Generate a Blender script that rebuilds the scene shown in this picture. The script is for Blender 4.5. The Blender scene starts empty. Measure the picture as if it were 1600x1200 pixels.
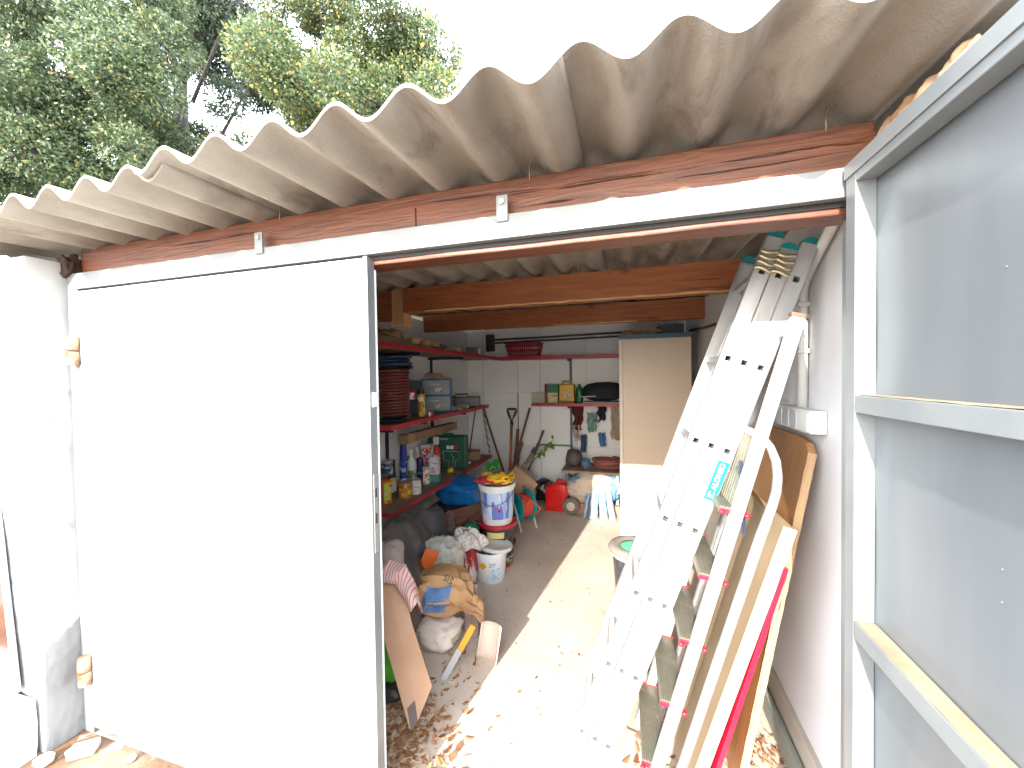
import bpy, bmesh, math, random
import numpy as np
from mathutils import Vector, Matrix, noise
random.seed(7)
rng = np.random.default_rng(7)
S = bpy.context.scene
COL = S.collection
PI = math.pi

# ------------------------------------------------------------------ camera
cam_d = bpy.data.cameras.new("camera")
cam = bpy.data.objects.new("camera", cam_d)
COL.objects.link(cam)
S.camera = cam
yaw, pitch, roll = .2871, -.0213, -.0143
Fv = Vector((-math.sin(yaw)*math.cos(pitch), math.cos(yaw)*math.cos(pitch), math.sin(pitch)))
R0 = Vector((math.cos(yaw), math.sin(yaw), 0)); U0 = R0.cross(Fv)
Rv = R0*math.cos(roll) + U0*math.sin(roll); Uv = -R0*math.sin(roll) + U0*math.cos(roll)
cam.matrix_world = Matrix(((Rv.x, Uv.x, -Fv.x, 0), (Rv.y, Uv.y, -Fv.y, 0), (Rv.z, Uv.z, -Fv.z, 1.6), (0, 0, 0, 1)))
cam_d.sensor_width = 36
cam_d.lens = 607.1/1600*36
cam_d.clip_start = .02
cam_d.clip_end = 500

# ------------------------------------------------------------------ sky, sun, exposure
SUN_TO = Vector((-.136, -1, .455)).normalized()
W = bpy.data.worlds.new("World"); S.world = W; W.use_nodes = True
wn, wl = W.node_tree.nodes, W.node_tree.links
bg = wn["Background"]
sky = wn.new("ShaderNodeTexSky"); sky.sky_type = 'NISHITA'; sky.sun_disc = False
sky.sun_elevation = math.asin(SUN_TO.z); sky.sun_rotation = math.atan2(SUN_TO.x, SUN_TO.y)
sky.air_density = 1.0; sky.dust_density = 3.0; sky.ozone_density = 1.0
veil = wn.new("ShaderNodeMix"); veil.data_type = 'RGBA'; veil.inputs[0].default_value = .75
veil.inputs[7].default_value = (11.0, 11.8, 12.8, 1)          # thin bright overcast veil over the blue
wl.new(sky.outputs[0], veil.inputs[6]); wl.new(veil.outputs[2], bg.inputs[0])
bg.inputs[1].default_value = .15
sun_d = bpy.data.lights.new("sun", 'SUN'); sun_d.energy = 2.0; sun_d.angle = math.radians(.55); sun_d.color = (1, .955, .88)
sun = bpy.data.objects.new("sun", sun_d); COL.objects.link(sun)
sun.rotation_euler = SUN_TO.to_track_quat('Z', 'Y').to_euler(); sun.location = (-3, -12, 8)
S.view_settings.view_transform = 'Standard'; S.view_settings.look = 'None'
S.view_settings.gamma = 1; S.view_settings.exposure = 2.8
S.view_settings.use_curve_mapping = False
S.render.engine = 'CYCLES'
S.cycles.max_bounces = 8; S.cycles.diffuse_bounces = 5
S.cycles.use_denoising = True
S.cycles.sample_clamp_indirect = 6

# ------------------------------------------------------------------ materials
MATS = {}
def M(name, c1, c2=None, rough=.6, metal=0., scale=6., stretch=(1, 1, 1), bump=0., bscale=None, detail=6, lo=.35, hi=.65,
      spec=None, alpha=None, trans=0., c3=None, c3lo=.62, c3scale=None, dist=0., rvar=0.):
    if name in MATS: return MATS[name]
    m = bpy.data.materials.new(name); m.use_nodes = True
    n, l = m.node_tree.nodes, m.node_tree.links
    p = n["Principled BSDF"]
    p.inputs["Roughness"].default_value = rough; p.inputs["Metallic"].default_value = metal
    if spec is not None: p.inputs["Specular IOR Level"].default_value = spec
    if alpha is not None: p.inputs["Alpha"].default_value = alpha
    if trans: p.inputs["Transmission Weight"].default_value = trans
    tc = n.new("ShaderNodeTexCoord"); mp = n.new("ShaderNodeMapping"); mp.inputs["Scale"].default_value = stretch
    l.new(tc.outputs["Object"], mp.inputs[0])
    c1 = tuple(c1) + (1,)
    if c2 is None:
        c2 = tuple(x*.82 for x in c1[:3])
    c2 = tuple(c2) + (1,)
    t = n.new("ShaderNodeTexNoise"); t.inputs["Scale"].default_value = scale; t.inputs["Detail"].default_value = detail
    t.inputs["Distortion"].default_value = dist
    l.new(mp.outputs[0], t.inputs["Vector"])
    r = n.new("ShaderNodeValToRGB"); r.color_ramp.elements[0].position = lo; r.color_ramp.elements[1].position = hi
    r.color_ramp.elements[0].color = c1; r.color_ramp.elements[1].color = c2
    l.new(t.outputs["Fac"], r.inputs[0])
    out = r.outputs[0]
    if c3 is not None:
        t3 = n.new("ShaderNodeTexNoise"); t3.inputs["Scale"].default_value = c3scale or scale*4; t3.inputs["Detail"].default_value = 8
        l.new(mp.outputs[0], t3.inputs["Vector"])
        r3 = n.new("ShaderNodeValToRGB"); r3.color_ramp.elements[0].position = c3lo; r3.color_ramp.elements[1].position = c3lo + .08
        r3.color_ramp.elements[0].color = (0, 0, 0, 1); r3.color_ramp.elements[1].color = (1, 1, 1, 1)
        l.new(t3.outputs["Fac"], r3.inputs[0])
        mx = n.new("ShaderNodeMix"); mx.data_type = 'RGBA'; mx.inputs[7].default_value = tuple(c3) + (1,)
        l.new(r3.outputs[0], mx.inputs[0]); l.new(out, mx.inputs[6]); out = mx.outputs[2]
    l.new(out, p.inputs["Base Color"])
    if rvar:
        mr = n.new("ShaderNodeMapRange"); mr.inputs[3].default_value = rough - rvar; mr.inputs[4].default_value = rough + rvar
        l.new(t.outputs["Fac"], mr.inputs[0]); l.new(mr.outputs[0], p.inputs["Roughness"])
    if bump:
        b = n.new("ShaderNodeBump"); b.inputs["Strength"].default_value = bump; b.inputs["Distance"].default_value = .004
        tb = n.new("ShaderNodeTexNoise"); tb.inputs["Scale"].default_value = bscale or scale*6; tb.inputs["Detail"].default_value = 8
        l.new(mp.outputs[0], tb.inputs["Vector"]); l.new(tb.outputs["Fac"], b.inputs["Height"])
        l.new(b.outputs[0], p.inputs["Normal"])
    MATS[name] = m
    return m

def M_print(name, base, inks, scale=(30, 30, 30), density=.5, rough=.5):
    """flat print: rows of blocks of ink on a base colour"""
    m = bpy.data.materials.new(name); m.use_nodes = True
    n, l = m.node_tree.nodes, m.node_tree.links
    p = n["Principled BSDF"]; p.inputs["Roughness"].default_value = rough
    tc = n.new("ShaderNodeTexCoord"); mp = n.new("ShaderNodeMapping"); mp.inputs["Scale"].default_value = scale
    l.new(tc.outputs["Object"], mp.inputs[0])
    cur = None
    for i, ink in enumerate(inks):
        v = n.new("ShaderNodeTexVoronoi"); v.distance = 'CHEBYCHEV'; v.inputs["Scale"].default_value = 1. + .8*i
        v.inputs["Randomness"].default_value = .75
        mp2 = n.new("ShaderNodeMapping"); mp2.inputs["Location"].default_value = (3.3*i, 7.1*i, 1.7*i)
        l.new(mp.outputs[0], mp2.inputs[0]); l.new(mp2.outputs[0], v.inputs["Vector"])
        sp = n.new("ShaderNodeSeparateColor"); l.new(v.outputs["Color"], sp.inputs[0])
        g = n.new("ShaderNodeMath"); g.operation = 'GREATER_THAN'; g.inputs[1].default_value = 1 - density
        l.new(sp.outputs[0], g.inputs[0])
        mx = n.new("ShaderNodeMix"); mx.data_type = 'RGBA'; mx.inputs[7].default_value = tuple(ink) + (1,)
        l.new(g.outputs[0], mx.inputs[0])
        if cur is None: mx.inputs[6].default_value = tuple(base) + (1,)
        else: l.new(cur, mx.inputs[6])
        cur = mx.outputs[2]
    l.new(cur, p.inputs["Base Color"])
    return m

def M_wood(name, light, dark, axis='X', rough=.6, bump=.5, knots=None):
    m = bpy.data.materials.new(name); m.use_nodes = True
    n, l = m.node_tree.nodes, m.node_tree.links
    p = n["Principled BSDF"]; p.inputs["Roughness"].default_value = rough
    tc = n.new("ShaderNodeTexCoord"); mp = n.new("ShaderNodeMapping")
    s = {'X': (1, 14, 14), 'Y': (14, 1, 14), 'Z': (14, 14, 1)}[axis]
    mp.inputs["Scale"].default_value = s; l.new(tc.outputs["Object"], mp.inputs[0])
    t = n.new("ShaderNodeTexNoise"); t.inputs["Scale"].default_value = 3.2; t.inputs["Detail"].default_value = 9
    t.inputs["Distortion"].default_value = 1.1; t.inputs["Roughness"].default_value = .65
    l.new(mp.outputs[0], t.inputs["Vector"])
    r = n.new("ShaderNodeValToRGB"); e = r.color_ramp.elements
    e[0].position = .3; e[0].color = tuple(dark) + (1,); e[1].position = .68; e[1].color = tuple(light) + (1,)
    l.new(t.outputs["Fac"], r.inputs[0])
    out = r.outputs[0]
    # thin dark checks along the grain
    mp2 = n.new("ShaderNodeMapping"); mp2.inputs["Scale"].default_value = tuple(.55 if k == 1 else 20 for k in s)
    l.new(tc.outputs["Object"], mp2.inputs[0])
    t2 = n.new("ShaderNodeTexNoise"); t2.inputs["Scale"].default_value = 3.; t2.inputs["Detail"].default_value = 5
    l.new(mp2.outputs[0], t2.inputs["Vector"])
    r2 = n.new("ShaderNodeValToRGB"); r2.color_ramp.elements[0].position = .325; r2.color_ramp.elements[1].position = .36
    l.new(t2.outputs["Fac"], r2.inputs[0])
    mx = n.new("ShaderNodeMix"); mx.data_type = 'RGBA'; mx.inputs[6].default_value = tuple(x*.25 for x in dark) + (1,)
    l.new(r2.outputs[0], mx.inputs[0]); l.new(out, mx.inputs[7]); out = mx.outputs[2]
    if knots:
        v = n.new("ShaderNodeTexVoronoi"); v.inputs["Scale"].default_value = knots
        l.new(tc.outputs["Object"], v.inputs["Vector"])
        r3 = n.new("ShaderNodeValToRGB"); r3.color_ramp.elements[0].position = .07; r3.color_ramp.elements[1].position = .16
        l.new(v.outputs["Distance"], r3.inputs[0])
        mx3 = n.new("ShaderNodeMix"); mx3.data_type = 'RGBA'; mx3.inputs[6].default_value = tuple(x*.35 for x in dark) + (1,)
        l.new(r3.outputs[0], mx3.inputs[0]); l.new(out, mx3.inputs[7]); out = mx3.outputs[2]
    l.new(out, p.inputs["Base Color"])
    b = n.new("ShaderNodeBump"); b.inputs["Strength"].default_value = bump; b.inputs["Distance"].default_value = .004
    ad = n.new("ShaderNodeMath"); ad.operation = 'ADD'; l.new(t.outputs["Fac"], ad.inputs[0]); l.new(r2.outputs[0], ad.inputs[1])
    l.new(ad.outputs[0], b.inputs["Height"]); l.new(b.outputs[0], p.inputs["Normal"])
    return m

def M_leaf(name, a, b, c, frac=.12):
    m = bpy.data.materials.new(name); m.use_nodes = True
    n, l = m.node_tree.nodes, m.node_tree.links
    p = n["Principled BSDF"]; p.inputs["Roughness"].default_value = .42
    g = n.new("ShaderNodeNewGeometry"); r = n.new("ShaderNodeValToRGB"); e = r.color_ramp.elements
    e[0].position = 0; e[0].color = tuple(a) + (1,); e[1].position = 1 - frac; e[1].color = tuple(b) + (1,)
    k = e.new(1 - frac*.6); k.color = tuple(c) + (1,)
    l.new(g.outputs["Random Per Island"], r.inputs[0]); l.new(r.outputs[0], p.inputs["Base Color"])
    tr = n.new("ShaderNodeBsdfTranslucent"); l.new(r.outputs[0], tr.inputs[0])
    mx = n.new("ShaderNodeMixShader"); mx.inputs[0].default_value = .28
    l.new(p.outputs[0], mx.inputs[1]); l.new(tr.outputs[0], mx.inputs[2])
    l.new(mx.outputs[0], n["Material Output"].inputs[0])
    return m

galv = M("galvanised_white", (.70, .74, .74), (.60, .65, .66), rough=.42, metal=.15, scale=1.6, stretch=(2.5, 2.5, .5), bump=.05, bscale=30)
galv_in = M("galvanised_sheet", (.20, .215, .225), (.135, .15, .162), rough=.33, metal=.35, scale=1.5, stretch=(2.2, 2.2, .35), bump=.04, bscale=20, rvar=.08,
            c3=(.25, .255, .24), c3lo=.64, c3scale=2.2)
galv_fr = M("galvanised_frame", (.235, .25, .25), (.175, .19, .195), rough=.42, metal=.3, scale=3, stretch=(1.5, 1.5, 1.5), bump=.06, bscale=40)
alu = M("aluminium", (.50, .50, .50), (.38, .38, .38), rough=.34, metal=.55, scale=4, stretch=(3, 3, .5), bump=.05, bscale=40, c3=(.26, .25, .24), c3lo=.68, c3scale=9)
alu_dull = M("ribbed_aluminium", (.22, .20, .15), (.16, .15, .115), rough=.5, metal=.5, scale=14, bump=.1, c3=(.38, .35, .28), c3lo=.66, c3scale=26)
dark_in = M("tube_inside", (.06, .045, .04), rough=.8)
rust = M("rusty_steel", (.16, .06, .025), (.30, .22, .15), rough=.75, scale=22, bump=.3, lo=.4, hi=.6)
plaster = M("white_plaster", (.44, .43, .415), (.35, .34, .33), rough=.9, scale=3, bump=.6, bscale=22, c3=(.20, .19, .18), c3lo=.62, c3scale=6)
plaster_in = M("interior_plaster", (.80, .80, .79), (.74, .74, .73), rough=.9, scale=2.0, bump=.25, bscale=26, c3=(.50, .46, .40), c3lo=.72, c3scale=3)
mortar = M("brown_mortar", (.42, .25, .13), (.58, .42, .28), rough=.95, scale=14, bump=.9, bscale=60)
cream_mortar = M("cream_mortar", (.68, .60, .48), (.56, .48, .36), rough=.95, scale=9, bump=.8, bscale=50)
panel_w = M("wall_panel_white", (.80, .79, .77), (.75, .74, .72), rough=.55, scale=1.5, bump=.04)
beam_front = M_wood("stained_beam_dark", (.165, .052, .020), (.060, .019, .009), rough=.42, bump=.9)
beam_in = M_wood("stained_beam_orange", (.36, .115, .032), (.20, .056, .018), rough=.6, bump=.4, knots=2.6)
beam_raw = M_wood("raw_beam_edge", (.62, .36, .16), (.40, .20, .08), rough=.7)
red_paint = M("red_edge_paint", (.42, .022, .035), (.33, .016, .028), rough=.45, scale=8)
shelf_top_m = M("brown_shelf_board", (.17, .11, .08), (.24, .17, .13), rough=.6, scale=6, bump=.1)
navy_steel = M("navy_steel", (.012, .018, .045), rough=.5)
ply_orange = M_wood("varnished_board", (.34, .17, .068), (.25, .115, .045), axis='Z', rough=.35, bump=.1)
ply_pale = M_wood("pale_board_edge", (.46, .31, .17), (.33, .20, .10), axis='Z', rough=.7, bump=.3)
cream = M("cream_board", (.34, .25, .15), (.25, .175, .10), rough=.5, scale=2.2, stretch=(1, 1, .6))
cream_edge = M("cream_edge", (.50, .45, .32), rough=.6)
red_lam = M("red_laminate", (.52, .01, .035), rough=.35)
concrete_w = M("white_plastic", (.62, .62, .60), (.56, .56, .54), rough=.4)
teal_p = M("teal_plastic", (.0, .22, .21), (.0, .16, .16), rough=.5)
red_p = M("red_plastic", (.60, .012, .012), (.50, .01, .01), rough=.28, scale=3)
black_p = M("black_plastic", (.025, .023, .023), (.04, .037, .036), rough=.4)
card = M("cardboard", (.50, .33, .20), (.42, .27, .16), rough=.85, scale=5, bump=.1)
card_dk = M("cardboard_brown", (.32, .19, .12), (.25, .145, .09), rough=.8, scale=5, bump=.1)

# ------------------------------------------------------------------ mesh helpers
class B:
    def __init__(s): s.v = []; s.f = []; s.m = []
    def add(s, vs, fs, mi=0):
        k = len(s.v); s.v += [tuple(v) for v in vs]; s.f += [tuple(i + k for i in f) for f in fs]; s.m += [mi]*len(fs); return s
    def box(s, x0, x1, y0, y1, z0, z1, mi=0, mat=None):
        vs = [Vector((x, y, z)) for z in (z0, z1) for y in (y0, y1) for x in (x0, x1)]
        if mat is not None: vs = [mat @ v for v in vs]
        return s.add(vs, [(0, 2, 3, 1), (4, 5, 7, 6), (0, 1, 5, 4), (2, 6, 7, 3), (0, 4, 6, 2), (1, 3, 7, 5)], mi)
    def bar(s, a, b, wx, wy, mi=0, side=Vector((0, 1, 0))):
        """rectangular bar from a to b; wy measured along side, wx across"""
        a, b = Vector(a), Vector(b); d = (b - a).normalized(); sy = (side - d*side.dot(d)).normalized(); sx = sy.cross(d)
        vs = [q + sx*i*wx/2 + sy*j*wy/2 for q in (a, b) for j in (-1, 1) for i in (-1, 1)]
        return s.add(vs, [(0, 2, 3, 1), (4, 5, 7, 6), (0, 1, 5, 4), (2, 6, 7, 3), (0, 4, 6, 2), (1, 3, 7, 5)], mi)
    def tube(s, pts, r, n=8, mi=0, caps=True, closed=False):
        pts = [Vector(p) for p in pts]; rs = r if isinstance(r, (list, tuple)) else [r]*len(pts)
        k = len(s.v); ref = None; N = len(pts)
        for i, p in enumerate(pts):
            if closed: d = pts[(i+1) % N] - pts[i-1]
            else: d = pts[min(i+1, N-1)] - pts[max(i-1, 0)]
            if d.length < 1e-9: d = Vector((0, 0, 1))
            d.normalize()
            if ref is None: ref = Vector((0, 0, 1)) if abs(d.z) < .9 else Vector((1, 0, 0))
            a = ref - d*ref.dot(d)
            if a.length < 1e-6: a = d.orthogonal()
            a.normalize(); ref = a; b = d.cross(a)
            for j in range(n):
                t = 2*PI*j/n; s.v.append(tuple(p + (a*math.cos(t) + b*math.sin(t))*rs[i]))
        for i in range(N if closed else N-1):
            for j in range(n):
                i2 = (i+1) % N
                s.f.append((k+i*n+j, k+i*n+(j+1) % n, k+i2*n+(j+1) % n, k+i2*n+j)); s.m.append(mi)
        if caps and not closed:
            s.f.append(tuple(k+j for j in range(n))[::-1]); s.m.append(mi)
            s.f.append(tuple(k+(N-1)*n+j for j in range(n))); s.m.append(mi)
        return s
    def lathe(s, prof, n=24, c=(0, 0, 0), mi=0, a0=0., a1=2*PI, mat=None):
        k = len(s.v); full = abs(a1-a0-2*PI) < 1e-6; cols = n if full else n+1
        for r, z in prof:
            for j in range(cols):
                t = a0 + (a1-a0)*j/n; v = Vector((c[0]+r*math.cos(t), c[1]+r*math.sin(t), c[2]+z))
                s.v.append(tuple(mat @ v if mat is not None else v))
        for i in range(len(prof)-1):
            for j in range(n):
                j2 = (j+1) % cols
                s.f.append((k+i*cols+j, k+i*cols+j2, k+(i+1)*cols+j2, k+(i+1)*cols+j)); s.m.append(mi)
        return s
    def grid(s, fn, nu, nv, mi=0, flip=False):
        k = len(s.v)
        for i in range(nu+1):
            for j in range(nv+1): s.v.append(tuple(fn(i/nu, j/nv)))
        for i in range(nu):
            for j in range(nv):
                a = k+i*(nv+1)+j; f = (a, a+nv+1, a+nv+2, a+1); s.f.append(f[::-1] if flip else f); s.m.append(mi)
        return s
    def build(s, name, mat, parent=None, smooth=False, bevel=0, loc=None, solid=0, auto=None, rot=None, seg=2, sub=0):
        me = bpy.data.meshes.new(name); me.from_pydata(s.v, [], s.f); me.update()
        mats = mat if isinstance(mat, (list, tuple)) else [mat]
        for q in mats: me.materials.append(q)
        if len(mats) > 1: me.polygons.foreach_set("material_index", s.m)
        bm = bmesh.new(); bm.from_mesh(me)
        if sub != -1: bmesh.ops.remove_doubles(bm, verts=bm.verts, dist=1e-6)
        if not solid: bmesh.ops.recalc_face_normals(bm, faces=bm.faces)
        bm.to_mesh(me); bm.free()
        o = bpy.data.objects.new(name, me); COL.objects.link(o)
        if smooth:
            me.polygons.foreach_set("use_smooth", [True]*len(me.polygons))
            if auto:
                me.set_sharp_from_angle(angle=math.radians(auto))
        if solid: q = o.modifiers.new("solid", 'SOLIDIFY'); q.thickness = solid; q.offset = 0
        if bevel:
            q = o.modifiers.new("bevel", 'BEVEL'); q.width = bevel; q.segments = seg; q.limit_method = 'ANGLE'; q.angle_limit = math.radians(40)
        if sub > 0: q = o.modifiers.new("sub", 'SUBSURF'); q.levels = q.render_levels = sub
        if parent is not None: o.parent = parent
        if loc is not None: o.location = loc
        if rot is not None: o.rotation_euler = rot
        return o

def tag(o, label, cat, group=None, kind=None):
    o["label"] = label
    if cat: o["category"] = cat
    if group: o["group"] = group
    if kind: o["kind"] = kind
    return o
def thing(name, label, cat, loc=(0, 0, 0), rz=0, group=None, rot=None):
    o = bpy.data.objects.new(name, None); COL.objects.link(o); o.empty_display_size = .1
    o.location = loc; o.rotation_euler = rot or (0, 0, rz)
    return tag(o, label, cat, group)
def struct(o): o["kind"] = "structure"; return o
def text(body, size, mat, parent, loc, rot, name="lettering", ext=.0006, align='CENTER', sx=1.):
    c = bpy.data.curves.new(name, 'FONT'); c.body = body; c.size = size; c.extrude = ext; c.align_x = align; c.align_y = 'CENTER'
    c.materials.append(mat); o = bpy.data.objects.new(name, c); COL.objects.link(o)
    bpy.context.view_layer.update()
    me = bpy.data.meshes.new_from_object(o.evaluated_get(bpy.context.evaluated_depsgraph_get()))
    bpy.data.objects.remove(o); o = bpy.data.objects.new(name, me); COL.objects.link(o)
    o.parent = parent; o.location = loc; o.rotation_euler = rot; o.scale = (sx, 1, 1)
    return o
def nz(x, y=0, z=0, s=1.): return noise.noise(Vector((x*s, y*s, z*s)))
def crumple(dims, seed=0, amp=.12, freq=3., sub=4, flat=True, sharp=.5, squash=2.6):
    """a sack or bundle: rounded box pushed about by folds of noise; base at z = 0"""
    bm = bmesh.new(); bmesh.ops.create_icosphere(bm, subdivisions=sub, radius=1)
    dx, dy, dz = dims
    b = B(); off = Vector((seed*3.7, seed*1.3, seed*2.1))
    for v in bm.verts:
        p = v.co.copy(); q = Vector([math.copysign(abs(c)**(2/squash), c) for c in p])
        n1 = noise.noise(p*freq*.5 + off); n2 = 1 - 2*abs(noise.noise(p*freq*1.3 + off*1.7)); n3 = 1 - 2*abs(noise.noise(p*freq*3.1 + off*.7))
        k = 1 + amp*(n1*1.1 + sharp*(n2 - .6)*.9 + sharp*(n3 - .6)*.4)
        q = q*k
        z = max(q.z, -1.) if flat else q.z
        b.v.append((q.x*dx/2, q.y*dy/2, max(0, (z + 1)*dz/2) if flat else (z+1)*dz/2))
    for f in bm.faces: b.f.append(tuple(v.index for v in f.verts)); b.m.append(0)
    bm.free()
    return b
def soft(w, d, h, r=.01):  # plain box on its base, centred
    return B().box(-w/2, w/2, -d/2, d/2, 0, h)

# ------------------------------------------------------------------ ground and floor
FX0, FX1, FY0, FY1 = -2.15, .68, 1.12, 5.1
g = B().grid(lambda u, v: (-60 + 120*u, -60 + 120*v, -.012), 8, 8).build("ground", M("dry_dirt", (.30, .28, .26), (.40, .38, .35), rough=.95, scale=2.5, bump=.8, bscale=40, c3=(.55, .45, .34), c3lo=.58, c3scale=9))  # pale grey chosen for brighter, less orange bounce light under the roof
tag(g, "pale grey dusty earth and worn concrete outside the shed door", None, kind="structure")
def yard(u, v):
    x = -4.4 + 6*u; y = -2.2 + 3.34*v
    return (x, y, .004*nz(x, y, 0, 5) + .003*nz(x, y, 3, 17) - .004)
g = B().grid(yard, 120, 70).build("yard_ground", M("yard_dirt", (.115, .060, .030), (.19, .125, .08), rough=.95, scale=4, bump=.9, bscale=45, c3=(.26, .21, .165), c3lo=.56, c3scale=14), smooth=True)
tag(g, "reddish brown dirt and crumbled concrete in front of the left door", None, kind="structure")

mf = bpy.data.materials.new("concrete_floor"); mf.use_nodes = True
n, l = mf.node_tree.nodes, mf.node_tree.links; p = n["Principled BSDF"]; p.inputs["Roughness"].default_value = .85
tc = n.new("ShaderNodeTexCoord")
def noise_ramp(scale, a, b, ca, cb, det=8):
    t = n.new("ShaderNodeTexNoise"); t.inputs["Scale"].default_value = scale; t.inputs["Detail"].default_value = det; t.inputs["Roughness"].default_value = .65
    l.new(tc.outputs["Object"], t.inputs["Vector"]); r = n.new("ShaderNodeValToRGB"); r.color_ramp.elements[0].position = a; r.color_ramp.elements[1].position = b
    r.color_ramp.elements[0].color = ca + (1,); r.color_ramp.elements[1].color = cb + (1,); l.new(t.outputs["Fac"], r.inputs[0]); return t, r
t1, r1 = noise_ramp(2.2, .35, .66, (.45, .36, .29), (.54, .46, .385))
t2, r2 = noise_ramp(17, .60, .72, (0, 0, 0), (1, 1, 1))
mx = n.new("ShaderNodeMix"); mx.data_type = 'RGBA'; mx.inputs[7].default_value = (.36, .27, .19, 1)
fm = n.new("ShaderNodeMath"); fm.operation = 'MULTIPLY'; fm.inputs[1].default_value = .55
l.new(r2.outputs[0], fm.inputs[0]); l.new(fm.outputs[0], mx.inputs[0]); l.new(r1.outputs[0], mx.inputs[6])
vo = n.new("ShaderNodeTexVoronoi"); vo.inputs["Scale"].default_value = 26; l.new(tc.outputs["Object"], vo.inputs["Vector"])
r4 = n.new("ShaderNodeValToRGB"); r4.color_ramp.elements[0].position = .05; r4.color_ramp.elements[1].position = .13
l.new(vo.outputs["Distance"], r4.inputs[0])
mx2 = n.new("ShaderNodeMix"); mx2.data_type = 'RGBA'; mx2.inputs[6].default_value = (.16, .11, .08, 1)
l.new(r4.outputs[0], mx2.inputs[0]); l.new(mx.outputs[2], mx2.inputs[7]); l.new(mx2.outputs[2], p.inputs["Base Color"])
bp = n.new("ShaderNodeBump"); bp.inputs["Strength"].default_value = .6; bp.inputs["Distance"].default_value = .004
t5, _ = noise_ramp(34, 0, 1, (0, 0, 0), (1, 1, 1)); l.new(t5.outputs["Fac"], bp.inputs["Height"]); l.new(bp.outputs[0], p.inputs["Normal"])
fl = B().grid(lambda u, v: (FX0 - .2 + (FX1-FX0+.5)*u, FY0 + (FY1-FY0+.2)*v, .0), 10, 12).build("floor", mf)
tag(fl, "dusty pale concrete floor inside the shed", None, kind="structure")

# ------------------------------------------------------------------ walls
def zroof(y): return 2.19 + .035*(y - 1.15)
def wallmesh(x0, x1, y0, y1, z0, z1, nx, ny, nzz, amp, seed=0, top=None):
    """solid wall with rough faces"""
    b = B()
    def P(x, y, z):
        if top and z > z1 - .001: z = top(x, y)
        d = Vector((nz(x*3+seed, y*3, z*3), nz(x*3, y*3+seed, z*3+5), 0))*amp + Vector((nz(x, y, z+seed, 19), nz(x+4, y, z+seed, 19), 0))*amp*.35
        return Vector((x, y, z)) + d
    L = lambda a, c, t: a + (c-a)*t
    b.grid(lambda u, v: P(L(x0, x1, u), y0, L(z0, z1, v)), nx, nzz)
    b.grid(lambda u, v: P(L(x0, x1, u), y1, L(z0, z1, v)), nx, nzz)
    b.grid(lambda u, v: P(x0, L(y0, y1, u), L(z0, z1, v)), ny, nzz)
    b.grid(lambda u, v: P(x1, L(y0, y1, u), L(z0, z1, v)), ny, nzz)
    b.grid(lambda u, v: P(L(x0, x1, u), L(y0, y1, v), z1), nx, ny)
    return b
wl_ = wallmesh(-2.33, FX0, 1.24, 5.1, -.05, 2.22, 3, 20, 20, .003).build("interior_wall", plaster_in, smooth=True, auto=50)
tag(wl_, "pale interior side wall behind the red shelves", "wall")
wr = wallmesh(FX1, .92, 1.19, 5.1, -.05, 2.22, 4, 60, 50, .006, 3, top=lambda x, y: zroof(y) - .012 + .025*nz(y, 0, 0, 9)).build("interior_wall", M("cool_plaster", (.66, .66, .665), (.60, .60, .605), rough=.9, scale=2.0, bump=.3, bscale=26, c3=(.50, .49, .48), c3lo=.70, c3scale=3), smooth=True, auto=50)
tag(wr, "white plastered side wall behind the ladders", "wall")
bw = thing("back_wall", "white back wall of tall panels with dark seams", "wall", (0, 5.1, 0))
B().box(-2.4, .92, .03, .2, -.05, 2.45).build("wall_core", plaster_in, bw)
xs = [-2.15, -1.93, -1.42, -1.11, -.5, .1, .68]; zs = [0, .655, 1.375, 2.31]
for i in range(len(xs)-1):
    for j in range(3):
        B().box(xs[i]+.002, xs[i+1]-.002, 0 + random.uniform(-.002, .002), .029, zs[j]+.001, zs[j+1]-.001).build("panel", panel_w, bw, bevel=.002)

# left pillar (reveal faces the doorway, end faces the yard), and the wall that runs on to the left
pl = thing("door_pillar", "rough white plaster pillar between the bright facade and the closed door", "pillar", (-2.42, 1.0, 0))
def ptop(x, y): return 2.165 - .02 + .02*nz(x*9, y*9, 1) + (.0 if x < -.1 else -.02)
b = wallmesh(-1.9, 0, 0, .24, -.03, 2.16, 46, 14, 80, .010, 5, top=ptop).build("pillar_body", plaster, pl, smooth=True, auto=60)
plaster_g = M("bare_grey_render", (.17, .168, .17), (.23, .225, .225), rough=.95, scale=5, bump=.6, bscale=30, c3=(.17, .165, .165), c3lo=.62, c3scale=12)
def gp(u, v):
    z = .0 + v*(.44 + .09*u + .02*nz(u*8, 2)); y = .008 + .12*u
    return (.013 + .003*nz(u*5, v*9), y, z)
B().grid(gp, 16, 40).build("render_patch", plaster_g, pl, smooth=True)
B().tube([(-.05 + .05*nz(i*.7), .235 + .0*i, 2.14 + .004*i) for i in range(3)], .02, 8).build("mortar_lump", M("dark_mortar", (.045, .022, .014), rough=.95, bump=.8), pl)
dm = crumple((.07, .06, .10), 4, .45, 4, 3, sharp=1.2).build("mortar_lump", M("dark_mortar", (.10, .05, .03)), pl, smooth=True, loc=(.02, .13, 2.065))
st = wallmesh(-3.6, -2.44, .80, .985, -.02, .245, 30, 8, 8, .010, 9).build("door_step", M("whitewashed_concrete", (.78, .74, .69), (.68, .62, .56), rough=.9, scale=4, bump=.5), smooth=True, auto=40)
tag(st, "whitewashed step against the bright wall at the far left", "step")
pn = thing("glazed_panel", "dark amber glass panel with yellow top leaning on the white wall", "panel", (-2.53, .972, .262), rot=(math.radians(-1), math.radians(-9.5), 0))
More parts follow.
